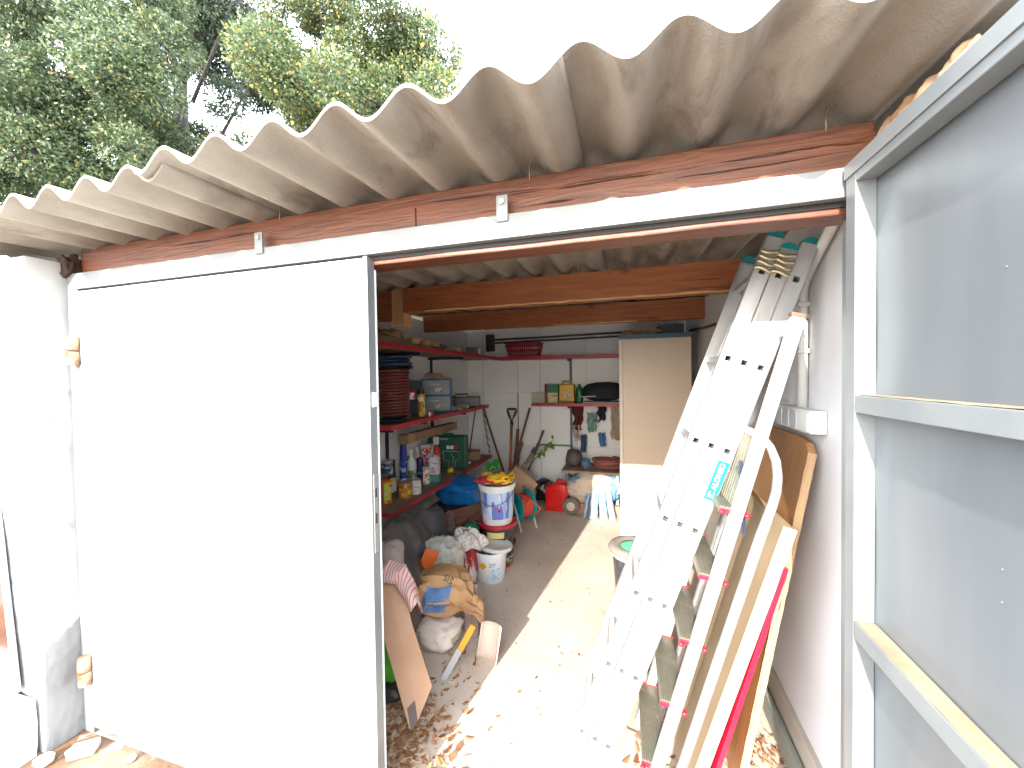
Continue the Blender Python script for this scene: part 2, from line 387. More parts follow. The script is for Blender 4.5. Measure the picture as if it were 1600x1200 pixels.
B().box(-.8, -.02, -.002, .006, .02, .62).build("glass", M("amber_glass", (.05, .016, .010), (.085, .035, .020), rough=.12, scale=2, stretch=(1, 1, 3)), pn)
B().box(-.8, -.02, -.002, .006, .62, .80).build("yellow_band", M("yellow_print", (.40, .34, .004), rough=.3), pn)
for q in ((-.02, 0, -.006, .012, 0, .82), (-.8, -.02, -.006, .012, 0, .02)): B().box(*q).build("frame", M("grey_frame", (.33, .36, .38), rough=.4, metal=.6), pn, bevel=.002)

# right pillar outside the jamb, ragged plaster under the roof
def rtop(x, y): return 2.16 + .03*nz(y*7, x*5, 2) + .016*nz(y*23, x*9)
rp = thing("door_pillar", "rough plaster pillar with a ragged mortar top behind the open door", "pillar", (.60, .1, 0))
wallmesh(0, .45, 0, 1.085, -.03, 2.17, 12, 90, 60, .007, 12, top=lambda x, y: rtop(x, y)).build("pillar_body", plaster, rp, smooth=True, auto=60)
def mt(u, v):
    y = .80 + .27*u
    z = 2.125 + .03*nz(u*5, 3) - .035*u*u + v*(.06+.03*u)
    return (-.018 + .018*v + .012*nz(u*14, v*4) - .012*math.sin(v*PI), y, z)
B().grid(mt, 90, 10).build("mortar_band", mortar, rp, smooth=True, solid=.01)
def mt2(u, v):
    z = 2.0 + v*.19; y = 1.055 + .03*u + .012*nz(v*9, 4)
    return (-.03 - .012*nz(u*4, v*12), y, z)
B().grid(mt2, 6, 40).build("mortar_seal", cream_mortar, rp, smooth=True, solid=.012)

# ------------------------------------------------------------------ corrugated roof
roof_mat = bpy.data.materials.new("fibre_cement"); roof_mat.use_nodes = True
n, l = roof_mat.node_tree.nodes, roof_mat.node_tree.links; p = n["Principled BSDF"]; p.inputs["Roughness"].default_value = .82
tc = n.new("ShaderNodeTexCoord")
def nr(scale, st, a, b, ca, cb, det=8, dist=0):
    mp = n.new("ShaderNodeMapping"); mp.inputs["Scale"].default_value = st; l.new(tc.outputs["Object"], mp.inputs[0])
    t = n.new("ShaderNodeTexNoise"); t.inputs["Scale"].default_value = scale; t.inputs["Detail"].default_value = det; t.inputs["Distortion"].default_value = dist
    t.inputs["Roughness"].default_value = .62
    l.new(mp.outputs[0], t.inputs["Vector"]); r = n.new("ShaderNodeValToRGB"); r.color_ramp.elements[0].position = a; r.color_ramp.elements[1].position = b
    r.color_ramp.elements[0].color = ca + (1,); r.color_ramp.elements[1].color = cb + (1,); l.new(t.outputs["Fac"], r.inputs[0]); return t, r
ta, ra = nr(4, (1, .5, 1), .34, .66, (.20, .168, .132), (.31, .275, .23))
tb, rb = nr(9, (1, .35, 1), .54, .68, (0, 0, 0), (1, 1, 1), dist=.8)
mx = n.new("ShaderNodeMix"); mx.data_type = 'RGBA'; mx.inputs[7].default_value = (.095, .072, .055, 1)
ml = n.new("ShaderNodeMath"); ml.operation = 'MULTIPLY'; ml.inputs[1].default_value = .55; l.new(rb.outputs[0], ml.inputs[0])
l.new(ml.outputs[0], mx.inputs[0]); l.new(ra.outputs[0], mx.inputs[6])
# pale weathered lichen on the upper side
geo = n.new("ShaderNodeNewGeometry"); sp = n.new("ShaderNodeSeparateXYZ"); l.new(geo.outputs["Normal"], sp.inputs[0])
gt = n.new("ShaderNodeMath"); gt.operation = 'GREATER_THAN'; gt.inputs[1].default_value = .1; l.new(sp.outputs[2], gt.inputs[0])
tu, ru = nr(30, (1, 1, 1), .4, .62, (.30, .22, .17), (.52, .46, .38))
mxu = n.new("ShaderNodeMix"); mxu.data_type = 'RGBA'; l.new(gt.outputs[0], mxu.inputs[0]); l.new(mx.outputs[2], mxu.inputs[6]); l.new(ru.outputs[0], mxu.inputs[7])
l.new(mxu.outputs[2], p.inputs["Base Color"])
vv = n.new("ShaderNodeTexVoronoi"); vv.inputs["Scale"].default_value = 160; l.new(tc.outputs["Object"], vv.inputs["Vector"])
bp = n.new("ShaderNodeBump"); bp.inputs["Strength"].default_value = .25; bp.inputs["Distance"].default_value = .003
ad = n.new("ShaderNodeMath"); ad.operation = 'ADD'; l.new(ta.outputs["Fac"], ad.inputs[0]); l.new(vv.outputs["Distance"], ad.inputs[1])
l.new(ad.outputs[0], bp.inputs["Height"]); l.new(bp.outputs[0], p.inputs["Normal"])

roof = thing("corrugated_roof", "corrugated fibre cement roof overhanging the door, sheets lapped side by side", "roof", (0, 1.15, 2.198))
PIT, AMP, TH = .19, .0275, .0095
def sheet(x0, x1, y0, lift, ang=0.):
    b = B(); nx = int((x1-x0)/.0095); ys = [y0, y0+.05, .3, 1.2, 2.4, 4.1]
    def Z(x, y): return AMP - AMP*math.cos(2*PI*(x-.01)/PIT) + .035*y + lift + ang*(y+.37)
    for side in (0, 1):
        b.grid(lambda u, v: (x0+(x1-x0)*u, ys[int(round(v*5))], Z(x0+(x1-x0)*u, ys[int(round(v*5))]) + side*TH), nx, 5)
    for yy in (ys[0], ys[-1]): b.grid(lambda u, v: (x0+(x1-x0)*u, yy, Z(x0+(x1-x0)*u, yy)+v*TH), nx, 1)
    for xx in (x0, x1): b.grid(lambda u, v: (xx, ys[int(round(v*5))], Z(xx, ys[int(round(v*5))]) + u*TH), 1, 5)
    return b.build("roof_sheet", roof_mat, roof, smooth=True, auto=50)
sheet(-4.62, -3.55, -.38, -.010); sheet(-3.62, -2.40, -.36, .001)
sheet(-2.47, -1.262, -.355, -.010)
sheet(-1.345, -.118, -.378, .000)
sheet(-.325, 1.05, -.352, .023)
wire = M("steel_wire", (.25, .17, .11), rough=.5, metal=.7)
for x, y in ((-1.225, .0), (-.275, .0), (.475, .0), (-.275, 1.34), (-.85, 1.34), (.29, 1.34)):
    z = .035*y
    B().tube([(x, y, z-.01), (x, y+.002, z+.03), (x+.004, y+.004, z+.05), (x+.018, y-.004, z+.052)], .0025, 6).build("hook_wire", wire, roof, smooth=True)

# ------------------------------------------------------------------ beams
def beam(y0, y1, z0, z1, x0, x1, mat, label, wav=.004, seed=0, edge=None):
    t = thing("roof_beam", label, "beam", ((x0+x1)/2, (y0+y1)/2, z0))
    L = (x1-x0)/2; D = (y1-y0)/2; H = z1-z0; b = B(); N = 60
    def ring(u):
        x = -L + 2*L*u; w = wav*nz(x*4+seed, 1); w2 = wav*nz(x*4+seed, 7)
        return [(x, -D+w, 0+w2), (x, D, 0+w2), (x, D, H), (x, -D+w, H)]
    for i in range(N+1): b.v += ring(i/N)
    for i in range(N):
        for j in range(4): b.f.append((i*4+j, i*4+(j+1) % 4, i*4+4+(j+1) % 4, i*4+4+j)); b.m.append(0)
    b.f += [(0, 1, 2, 3), (N*4+3, N*4+2, N*4+1, N*4)]; b.m += [0, 0]
    b.build("timber", mat, t, bevel=.004)
    if edge:
        e = B(); a0, a1 = edge
        for i in range(80):
            pass
        e.grid(lambda u, v: (a0+(a1-a0)*u - (x0+x1)/2, -D-.004 + .004*nz(u*30, v*3+seed) + .012*v, -.003 + .005*nz(u*22, 5+seed) + (.008+.004*nz(u*17, 9))*(1-v)), 90, 3)
        e.build("splintered_edge", beam_raw, t, smooth=True, solid=.004)
    return t
bf = beam(1.151, 1.24, 1.985, 2.200, -2.37, .575, beam_front, "dark stained timber beam across the top of the doorway", .003, 0)
B().box(-.002, .002, -.047, -.043, .10, .17).build("saw_cut", M("dark_cut", (.01, .005, .004)), bf, loc=(.235, 0, 0))
beam(2.44, 2.54, 2.06, 2.232, -1.52, .70, beam_in, "reddish middle beam with pale splintered lower edge", .004, 3, edge=(-1.35, .65))
beam(3.86, 3.96, 2.10, 2.283, -2.16, .70, beam_in, "rear roof beam close to the back wall", .004, 8, edge=(-.7, .1))
pb = B().box(-.05, .05, -.05, .05, -.16, .10).build("beam_block", M_wood("pale_pine", (.55, .32, .16), (.40, .22, .1), axis='Z'), bevel=.003, loc=(-1.575, 2.51, 2.13))
tag(pb, "short pale timber block ending the middle beam beside the closed door", "timber block")
rr = B().box(-.8, 0, -.04, .04, -.11, .10).build("roof_beam", beam_in, bevel=.003, loc=(-1.63, 2.51, 2.13)); tag(rr, "left length of the middle beam, beyond the pale block", "beam")

# ------------------------------------------------------------------ metal door frame
df = thing("door_frame", "galvanised steel door frame with wavy roof shadow along its lintel", "door frame", (-.93, 1.14, 0))
ox = .93
B().box(-2.405+ox, .534+ox, -.022, .004, 2.012, 2.083).build("lintel", M("lintel_steel", (.19, .20, .197), (.155, .165, .16), rough=.45, metal=.2, scale=3, bump=.05, bscale=40, c3=(.12, .125, .12), c3lo=.66, c3scale=18), df, bevel=.002)
B().box(-2.33+ox, .52+ox, 0.0045, .0065, 2.000, 2.0115).build("lintel_lip", M('gap_shade', (.03, .03, .03), rough=.9), df)  # lip coloured near black to stand for the shade in the gap over the leaf
B().box(-2.405+ox, -2.336+ox, -.022, .004, 0, 2.011).build("jamb", MATS["lintel_steel"], df, bevel=.002)
B().box(.535+ox, .575+ox, -.02, .07, 0, 2.011).build("jamb", galv_fr, df, bevel=.002)
for x in (-1.288, -.352):
    br = B().box(-.018, .018, -.0285, -.0225, 2.06, 2.138).build("fixing_bracket", galv_fr, df, bevel=.002, loc=(x+ox, 0, 0))
    B().lathe([(0, -.003), (.009, -.003), (.009, .0), (.010, .001)], 12, mat=Matrix.Rotation(-PI/2, 4, 'X')).build("screw", M("zinc", (.35, .35, .34), rough=.4, metal=.8), br, loc=(0, -.030, 2.118))
for z in (1.735, .30):
    h = B(); h.lathe([(0, 0), (.022, 0), (.024, .01), (.024, .058), (0, .058)], 14).lathe([(0, .064), (.024, .064), (.024, .118), (.022, .126), (0, .126)], 14).lathe([(.012, .055), (.012, .068)], 10)
    h.build("hinge", rust, df, smooth=True, auto=40, loc=(-2.345+ox, -.040, z-.06))

# closed left leaf
lf = thing("metal_door", "closed left door leaf of blank sunlit galvanised sheet", "door", (-2.33, 1.12, 0))
LW = -.846+2.33
def skin(u, v):
    x = LW*u; z = .035 + 1.966*v
    return (x, -.003 + .0022*nz(u*4, v*5) + .0012*nz(u*11, v*9, 4), z)
B().grid(skin, 50, 60).build("door_skin", galv, lf, smooth=True, solid=.002)
B().box(LW-.0005, LW+.016, -.002, .038, .035, 2.008).build("door_edge", galv_fr, lf, bevel=.0015)
B().box(0, LW-.002, .0, .035, .035, 2.000).build("door_core", galv_fr, lf)
B().box(LW+.012, LW+.019, .0385, .043, .035, 1.97).build("edge_flange", galv, lf)
lk = B().box(LW+.0165, LW+.019, .006, .028, 1.0, 1.27).build("lock_plate", M("steel_plate", (.5, .5, .5), rough=.35, metal=.7), lf, bevel=.001)
for z0, z1 in ((1.10, 1.135), (1.19, 1.22)): B().box(LW+.0185, LW+.0196, .012, .022, z0, z1).build("lock_slot", dark_in, lk)
for z0 in (1.53,): B().box(LW+.0165, LW+.022, .010, .034, z0-.03, z0+.02).build("strike", concrete_w, lf, bevel=.001)
dust = M("door_dirt", (.42, .44, .43), rough=.8)

# open right leaf
rl = thing("metal_door", "open right door leaf showing its blue grey inner sheet and two crossbars", "door", (.545, 1.108, 0))
B().grid(lambda u, v: (-.006 + .0025*nz(u*5, v*5, 3) + .0015*nz(u*13, v*9), -1.45*u, .035+2.0*v), 60, 60).build("door_skin", galv_in, rl, smooth=True, solid=.002)
B().box(-.048, -.0075, -.040, 0, .03, 2.066).build("hinge_stile", galv_fr, rl, bevel=.002)
B().box(-.048, -.0075, -1.45, -1.41, .03, 2.066).build("outer_stile", galv_fr, rl, bevel=.002)
B().box(-.048, -.0075, -1.409, -.041, 2.026, 2.066).build("top_rail", galv_fr, rl, bevel=.002)
B().box(-.052, -.0485, -1.45, .0, 2.046, 2.078).build("top_lip", galv_fr, rl)
B().box(-.048, -.0075, -1.409, -.041, .03, .07).build("bottom_rail", galv_fr, rl, bevel=.002)
for z in (1.505, .985): B().box(-.048, -.0078, -1.409, -.0415, z, z+.04).build("crossbar", galv_fr, rl, bevel=.002)

dustm = M("tan_dust", (.30, .22, .14), (.22, .16, .10), rough=.95, scale=20)
for z in (1.505, .985):
    B().grid(lambda u, v: (-.046 + .037*v + .002*nz(u*9, v), -1.40 + 1.355*u, z+.0412 + .0012*nz(u*30, v*5)), 60, 3).build("dust_line", dustm, rl, smooth=True)
for z in (1.75, 1.25, .75, 1.30, .6):
    for y in (-.35, -.8): B().lathe([(0, -.002), (.0014, -.001), (.0014, .001)], 8, mat=Matrix.Rotation(-PI/2, 4, 'Y')).build("rivet", galv_fr, rl, loc=(-.0085, y, z))

# ------------------------------------------------------------------ extension ladder
LA = math.atan2(.33517, .94216)
SP = .327
RU = [.137 + SP*k for k in range(7)]
ld = thing("extension_ladder", "triple aluminium extension ladder leaning on the right wall", "ladder", (-.280, 1.6, 0), rot=(0, LA, 0))
def ladder_section(vc, u0, u1, y0, y1, wv=.054):
    sec = B()
    s = bpy.data.objects.new("ladder_section", None); COL.objects.link(s); s.parent = ld
    rungs = [r for r in RU if u0+.05 < r < u1-.03]
    h = .0115
    for yo, yi, sgn in ((y0, y0+.002, 1), (y1, y1-.002, -1)):
        b = B(); a, c = vc-wv/2, vc+wv/2
        for yy in (yo, yi):
            zc = u0
            for r in rungs + [None]:
                z1 = (r-h) if r is not None else u1
                b.add([(a, yy, zc), (c, yy, zc), (c, yy, z1), (a, yy, z1)], [(0, 1, 2, 3)])
                if r is None: break
                for p0, p1 in ((a, vc-h), (vc+h, c)): b.add([(p0, yy, r-h), (p1, yy, r-h), (p1, yy, r+h), (p0, yy, r+h)], [(0, 1, 2, 3)])
                zc = r+h
        for r in rungs:
            for q in (((vc-h, r-h), (vc+h, r-h)), ((vc+h, r-h), (vc+h, r+h)), ((vc+h, r+h), (vc-h, r+h)), ((vc-h, r+h), (vc-h, r-h))):
                (xa, za), (xb, zb) = q; b.add([(xa, yo, za), (xb, yo, zb), (xb, yi, zb), (xa, yi, za)], [(0, 1, 2, 3)])
        f0, f1 = (yo, yo+sgn*.022)
        for xa, xb in ((a-.0012, a+.0012), (c-.0012, c+.0012)): b.box(xa, xb, min(f0, f1), max(f0, f1), u0, u1)
        b.build("stile", alu, s)
        for uu, up in ((u1, 1), (u0, -1)):
            cb = B(); N = 10
            prof = [(a-.002, 0)] + [(vc - (wv/2+.002)*math.cos(PI*k/N), (wv*.42)*math.sin(PI*k/N)) for k in range(N+1)] + [(c+.002, 0)]
            if up < 0: prof = [(x, z*.75) for x, z in prof]
            ya, yb = min(f0, f1)-.0015, max(f0, f1)+.0015
            vs = [(x, y, uu+up*(z-.002)) for y in (ya, yb) for x, z in prof]; m_ = len(prof)
            cb.add(vs, [tuple(range(m_)), tuple(range(2*m_-1, m_-1, -1))] + [(i, i+1, m_+i+1, m_+i) for i in range(m_-1)])
            cb.build("end_cap", teal_p, s)
    for r in rungs:
        b = B(); g_ = h - .0004; w = .0016
        for xa, xb, za, zb in ((vc-g_, vc+g_, r-g_, r-g_+w), (vc-g_, vc+g_, r+g_-w, r+g_), (vc-g_, vc-g_+w, r-g_, r+g_), (vc+g_-w, vc+g_, r-g_, r+g_)):
            b.box(xa, xb, y0+.0005, y1-.0005, za, zb)
        b.build("rung", alu, s)
    return s
s1 = ladder_section(.048, .0, 2.225, 0, .335)
s2 = ladder_section(.1035, .0, 2.195, .0, .335)
s3 = ladder_section(.160, .0, 2.228, .0, .335)
for s_, vc in ((s1, .048), (s2, .1035)):
    b = B()
    for k in range(4):
        z = 2.085 + .021*k + .014
        b.grid(lambda u, v: (vc-.030 + .06*v, -.004 - .005*math.sin(PI*u) - .003*math.sin(PI*v), z + .013*u + .004*math.sin(v*5+k)), 3, 8)
    b.build("guide_bracket", M("brass_strip", (.62, .54, .34), (.5, .42, .26), rough=.35, metal=.7), s_, smooth=True, solid=.002)
stk = B().box(-.020, .020, -.0030, -.0008, 1.250, 1.405).build("sticker", M("cyan_sticker", (.0, .48, .50), (.0, .42, .45), rough=.4), s3, loc=(.164, 0, 0))
pale_ink = M("pale_ink", (.85, .9, .88), rough=.5)
text("C ALONSO", .026, pale_ink, stk, (0, -.0035, 1.332), (PI/2, -PI/2, 0))
B().box(-.012, .012, -.0038, -.0031, 1.262, 1.272).build("sticker_mark", pale_ink, stk)

# ------------------------------------------------------------------ step ladder
sl = thing("step_ladder", "folded aluminium stepladder with ribbed treads and red fittings", "stepladder", (0, 0, 0))
Yn, Yf = 1.45, 1.84
def r1x(z): return .043 + .272*z
def r2x(z): return .115 + .289*z
for y, nm in ((Yn, 0), (Yf, 1)):
    B().bar((r1x(0), y, 0), (r1x(1.775), y, 1.775), .040, .022).build("front_rail", alu, sl, bevel=.003)
    if nm == 0:
        pts = [(r2x(z), y, z) for z in (0, .5, 1.06)] + [(.440, y, 1.12), (.454, y, 1.165), (.465, y, 1.21), (.469, y, 1.26), (.464, y, 1.31), (.448, y, 1.355), (.422, y, 1.39)]
        B().tube(pts, [.016]*3 + [.0155, .015, .0145, .014, .014, .013, .012], 12).build("rear_rail", alu, sl, smooth=True)
    else:
        B().tube([(r2x(0), y, 0), (r2x(1.3), y, 1.3)], .018, 12).build("rear_rail", alu, sl, smooth=True)
cp = B().box(-.027, .027, -.014, .014, 0, .012).build("rail_cap", M("tan_plastic", (.16, .10, .06)), sl, loc=(r1x(1.78), Yn, 1.772), rot=(0, .27, 0), )
redf = M("red_fitting", (.62, .01, .03), rough=.4)
for k in range(6):
    z = .19 + .238*k
    if z > 1.2: break
    t = bpy.data.objects.new("tread", None); COL.objects.link(t); t.parent = sl; t.location = (r1x(z)-.012, 0, z); t.rotation_euler = (0, math.radians(6), 0)
    b = B(); nrib = 9; wv = .078
    b.box(-wv/2, wv/2, Yn+.012, Yf-.012, -.022, -.002)
    for i in range(nrib):
        x = -wv/2 + (i+.5)*wv/nrib; b.box(x-.0022, x+.0022, Yn+.012, Yf-.012, -.002, .0012)
    b.build("tread_board", alu_dull, t)
    B().box(-wv/2-.002, wv/2+.002, Yf-.0115, Yf-.004, -.026, .004).build("end_cap", redf, t, bevel=.001)
    B().box(-wv/2-.002, wv/2+.002, Yn+.006, Yn+.0115, -.020, -.006).build("end_cap", redf, t, bevel=.001)
    for dx in ((.040,) if k % 2 else (-.036, .040)):
        B().lathe([(0, -.008), (.007, -.006), (.010, 0), (.007, .006), (0, .008)], 12).build("red_knob", redf, t, smooth=True, loc=(dx, Yn-.004, -.014))
hp = thing_ = bpy.data.objects.new("platform", None); COL.objects.link(hp); hp.parent = sl; hp.location = (.335, 0, 1.09); hp.rotation_euler = (0, .285, 0)
b = B().box(-.006, .0, Yn+.02, Yf-.02, 0, .30)
for i in range(14):
    y = Yn+.03 + i*(Yf-Yn-.06)/13; b.box(-.0095, -.0055, y-.005, y+.005, 0, .30)
b.build("platform_board", alu_dull, hp)
B().box(-.011, .004, Yn+.018, Yf-.018, .3005, .325).build("platform_lip", alu, hp, bevel=.002)
B().bar((.30, Yf-.03, 1.35), (.17, Yf-.03, .55), .035, .02).build("brace", alu, sl)
B().bar((.37, Yn+.03, 1.30), (.38, Yn+.03, 1.05), .012, .006).build("brace", navy_steel, sl)

# ------------------------------------------------------------------ boards against the right wall
pw = thing("varnished_board", "tall orange varnished board with chipped pale edge leaning on the wall", "board", (.395, 1.62, 0), rot=(0, math.radians(10.2), 0))
def pf(u, v):
    return (0, .0 + .56*u, 1.375*v)
b = B(); cr = .03
prof = [(0, 0), (.56, 0), (.56, 1.375), (.10, 1.375), (.03, 1.362), (0, 1.33)]
vs = [(x, y, z) for x in (-.0125, .0125) for y, z in prof]; k = len(prof)
b.add(vs, [tuple(range(k)), tuple(range(2*k-1, k-1, -1))] + [(i, (i+1) % k, k+(i+1) % k, k+i) for i in range(k)])
b.build("board_face", ply_orange, pw, bevel=.002)
b = B().grid(lambda u, v: (-.0135+.027*u + .002*nz(v*30, 1), -.002 + .004*nz(v*22, u*2, 3), 1.33*v), 4, 90).build("chipped_edge", ply_pale, pw, smooth=False, solid=.003)
cb_ = thing("cream_board", "shorter cream board with pale sunlit edge in front of the varnished one", "board", (.205, 1.52, 0), rot=(0, math.radians(16.9), 0))
B().box(-.020, .020, .003, .60, 0, 1.115).build("board_face", cream, cb_, bevel=.002)
B().box(-.021, .021, -.001, .002, 0, 1.116).build("edge_band", cream_edge, cb_)
rb_ = B().box(-.008, .008, 0, .5, 0, .965).build("laminate_sheet", red_lam, bevel=.001, loc=(.256, 1.515, 0), rot=(0, math.radians(15.6), 0))
tag(rb_, "thin bright red panel sandwiched between cream and varnished boards", "panel")
for i, (x, h, z) in enumerate(((.652, .15, 0), (.618, .085, 0))):
    o = B().box(-.012, .012, -1.0, .62, 0, h).build("skirting_plank", M("grey_weathered_timber", (.34, .30, .25), (.46, .40, .33), rough=.9, scale=5, stretch=(1, .2, 1), bump=.4) if i == 0 else M("grey_green_profile", (.24, .26, .22), rough=.6), bevel=.003, loc=(x, 2.3, z), rot=(0, math.radians(6), 0))
    tag(o, ("weathered plank lying on edge along the foot of the right wall", "grey green strip lying in front of the weathered plank")[i], "plank")
o = crumple((.10, .10, .07), 9, .3).build("plaster_lump", plaster, smooth=True, loc=(.60, 1.62, 0)); tag(o, "white rubble lump at the foot of the right wall", "rubble")

# switch boxes and conduit
sw = thing("switch_box", "row of grey surface sockets on the right wall under a conduit", "switch box", (.678, 1.62, 1.375))
grey_sw = M("grey_switch", (.50, .52, .54), rough=.45); sw_w = M("pale_grey_plastic", (.68, .68, .67), rough=.45)
B().box(-.055, 0, 0, .32, 0, .085).build("box_body", sw_w, sw, bevel=.006)
for i in range(3): B().box(-.062, -.0555, .10+i*.072, .162+i*.072, .008, .077).build("switch_plate", grey_sw, sw, bevel=.004)
B().box(-.062, -.0555, .006, .092, .008, .077).build("switch_plate", sw_w, sw, bevel=.004)
cd = thing("conduit", "white plastic conduit bending up the right wall to the roof corner", "conduit", (.66, 1.78, 1.46))
B().tube([(0, 0, 0), (0, .0, .25), (0, 0, .42), (0, -.01, .465), (-.004, -.05, .50), (-.008, -.15, .56), (-.012, -.26, .62), (-.016, -.30, .66), (-.018, -.32, .72), (-.018, -.32, .79)], .017, 12).build("pipe", concrete_w, cd, smooth=True)
for q in ((0, 0, .22), (0, 0, .40)): B().box(-.022, .018, -.022, .022, -.008, .008).build("pipe_clip", concrete_w, cd, loc=q, bevel=.002)
B().lathe([(.020, 0), (.022, .002), (.022, .05), (.020, .052)], 14).build("pipe_sleeve", M("yellowed_plastic", (.60, .50, .25), rough=.5), cd, smooth=True, auto=40, loc=(-.018, -.32, .72))
jb = B().box(-.06, 0, -.045, .045, -.04, .04).build("junction_box", concrete_w, bevel=.006, loc=(.678, 1.83, 1.92)); tag(jb, "small white junction box beside the ladder tops", "junction box")
cbl = B().tube([(.62, 4.3, 2.03), (.63, 3.6, 1.98), (.64, 3.0, 1.95), (.645, 2.5, 1.96), (.65, 2.1, 2.02)], .012, 8).build("cable", M("dark_cable", (.05, .05, .055), rough=.6), smooth=True); tag(cbl, "dark cable running along the right wall above the cabinet", "cable")

# ------------------------------------------------------------------ cabinet
cb = thing("cabinet", "tall beige plastic cabinet with a blue top, lower half sunlit", "cabinet", (.255, 3.95, 0))
beige = M("beige_plastic", (.54, .43, .32), (.50, .40, .30), rough=.45, scale=2); beige2 = M("beige_plastic_pale", (.66, .57, .46), rough=.45)
B().box(-.325, .325, .02, .46, .0, 1.945).build("carcass", beige2, cb, bevel=.004)
B().box(-.325, -.292, .0, .0195, .03, 1.935).build("side_trim", beige2, cb, bevel=.003)
cdr = B().box(-.288, .325, .002, .0195, .03, 1.935).build("cabinet_door", beige, cb, bevel=.003)
for q in ((-.26, .30, .07, .90), (-.26, .30, .94, 1.42), (-.26, .30, 1.46, 1.90)):
    x0, x1, z0, z1 = q
    B().box(x0, x1, -.0005, .0018, z0, z1).build("door_panel", beige, cdr, bevel=.0012)
B().box(-.33, .33, -.006, .47, 1.9455, 1.985).build("cabinet_top", M("petrol_blue", (.03, .09, .15), rough=.5), cb, bevel=.004)
bx = B().box(-.12, .12, -.1, .1, 0, .10).build("storage_box", M("dark_grey_box", (.06, .065, .07), rough=.6), bevel=.006, loc=(.42, 4.2, 1.985)); tag(bx, "dark grey box on top of the cabinet near the wall", "box")
b = B()
for k in range(5):
    b.tube([(-.20 + .4*t + .02*math.sin(9*t+k), .05*math.sin(k+5*t), .012 + .03*abs(math.sin(4*t+k*1.3))) for t in [i/14 for i in range(15)]], .005, 6)
o = b.build("wire_bundle", M("copper_wire", (.42, .20, .12), rough=.5), smooth=True, loc=(.14, 4.04, 1.988)); tag(o, "tangle of copper coloured wire on the blue cabinet top", "wire")

# ------------------------------------------------------------------ shelves
def shelf(name, label, x0, x1, y0, y1, z, front):
    """board top at z, red painted front edge on the open side"""
    t = thing(name, label, "shelf", (x0, y0, z-.03))
    w, d = x1-x0, y1-y0
    B().box(0, w, 0, d, 0, .03).build("shelf_board", shelf_top_m, t, bevel=.002)
    if front == 'x':
        B().box(w+.0005, w+.007, -.007, d, -.004, .034).build("front_edge", red_paint, t, bevel=.002)
        B().box(0, w, -.007, -.0005, -.004, .034).build("end_edge", red_paint, t, bevel=.002)
    else:
        B().box(0, w, -.007, -.0005, -.004, .034).build("front_edge", red_paint, t, bevel=.002)
    return t
XF = -1.68
sA = shelf("wall_shelf", "top red edged shelf on the left wall under the beams", FX0+.001, XF, 1.7, 5.05, 1.852, 'x')
sB = shelf("wall_shelf", "middle red edged shelf on the left wall holding the hose coils", FX0+.001, XF, 2.50, 4.62, 1.238, 'x')
sC = shelf("wall_shelf", "lowest red edged shelf on the left wall crowded with cans", FX0+.001, XF, 2.50, 4.71, .585, 'x')
sD = shelf("wall_shelf", "upper red edged shelf on the back wall with the red basket", XF+.012, .02, 4.80, 5.098, 1.838, 'y')
sE = shelf("wall_shelf", "lower red edged shelf on the back wall with the yellow canister", -1.165, .02, 4.80, 5.098, 1.245, 'y')
def bracket(parent_t, y, z, ln=.42):
    x0 = FX0
    B().box(0, ln, -.012, .012, -.034-.028, -.0345).build("shelf_bracket", navy_steel, parent_t, loc=(0, y - parent_t.location.y, .03))
for y in (2.35, 3.02, 3.95): bracket(sA, y, 0)
for y in (2.60, 3.12, 4.0): bracket(sB, y, 0)
for y in (3.12, 4.0): bracket(sC, y, 0)
for y in (2.72, 3.12, 4.0):
    o = B().box(0, .02, -.014, .014, .45, 1.95).build("wall_rail", navy_steel, loc=(FX0+.0, y, 0)); tag(o, {2.72: "nearest dark slotted rail on the left wall", 3.12: "dark slotted rail behind the blue spray can", 4.0: "dark slotted rail behind the green tool case"}[y], "shelf rail")
o = B().box(-.016, .016, -.02, 0, .56, 1.83).build("wall_rail", M("blue_grey_rail", (.09, .14, .17), rough=.5), loc=(-.70, 5.098, 0)); tag(o, "blue grey slotted rail down the back wall", "shelf rail")
B().box(-.012, .012, -.25, -.021, 1.18, 1.205).build("bracket_arm", navy_steel, o)
B().box(-.012, .012, -.25, -.021, 1.775, 1.80).build("bracket_arm", navy_steel, o)
o = B().box(-.46, 0, -.006, 0, -.011, .011).build("green_tape", M("green_tape", (.10, .22, .09), rough=.6), loc=(-.72, 5.097, .67)); tag(o, "strip of green tape across the back wall panels", "tape")
for i, (z, lab) in enumerate(((2.105, "upper of two dark pipes along the back wall"), (2.06, "lower of two dark pipes along the back wall"))):
    o = B().tube([(-1.75, 5.06, z-.01), (-.9, 5.06, z), (.2, 5.05, z+.02)], .012, 8).build("pipe", M("dark_pipe", (.06, .06, .06), rough=.5), smooth=True); tag(o, lab, "pipe")
o = B().box(-.06, .06, -.05, 0, -.13, .1).build("meter_box", M("dark_enclosure", (.03, .035, .035), rough=.5), bevel=.006, loc=(-1.80, 5.095, 2.07)); tag(o, "dark electrical box in the far corner under the rear beam", "electrical box")

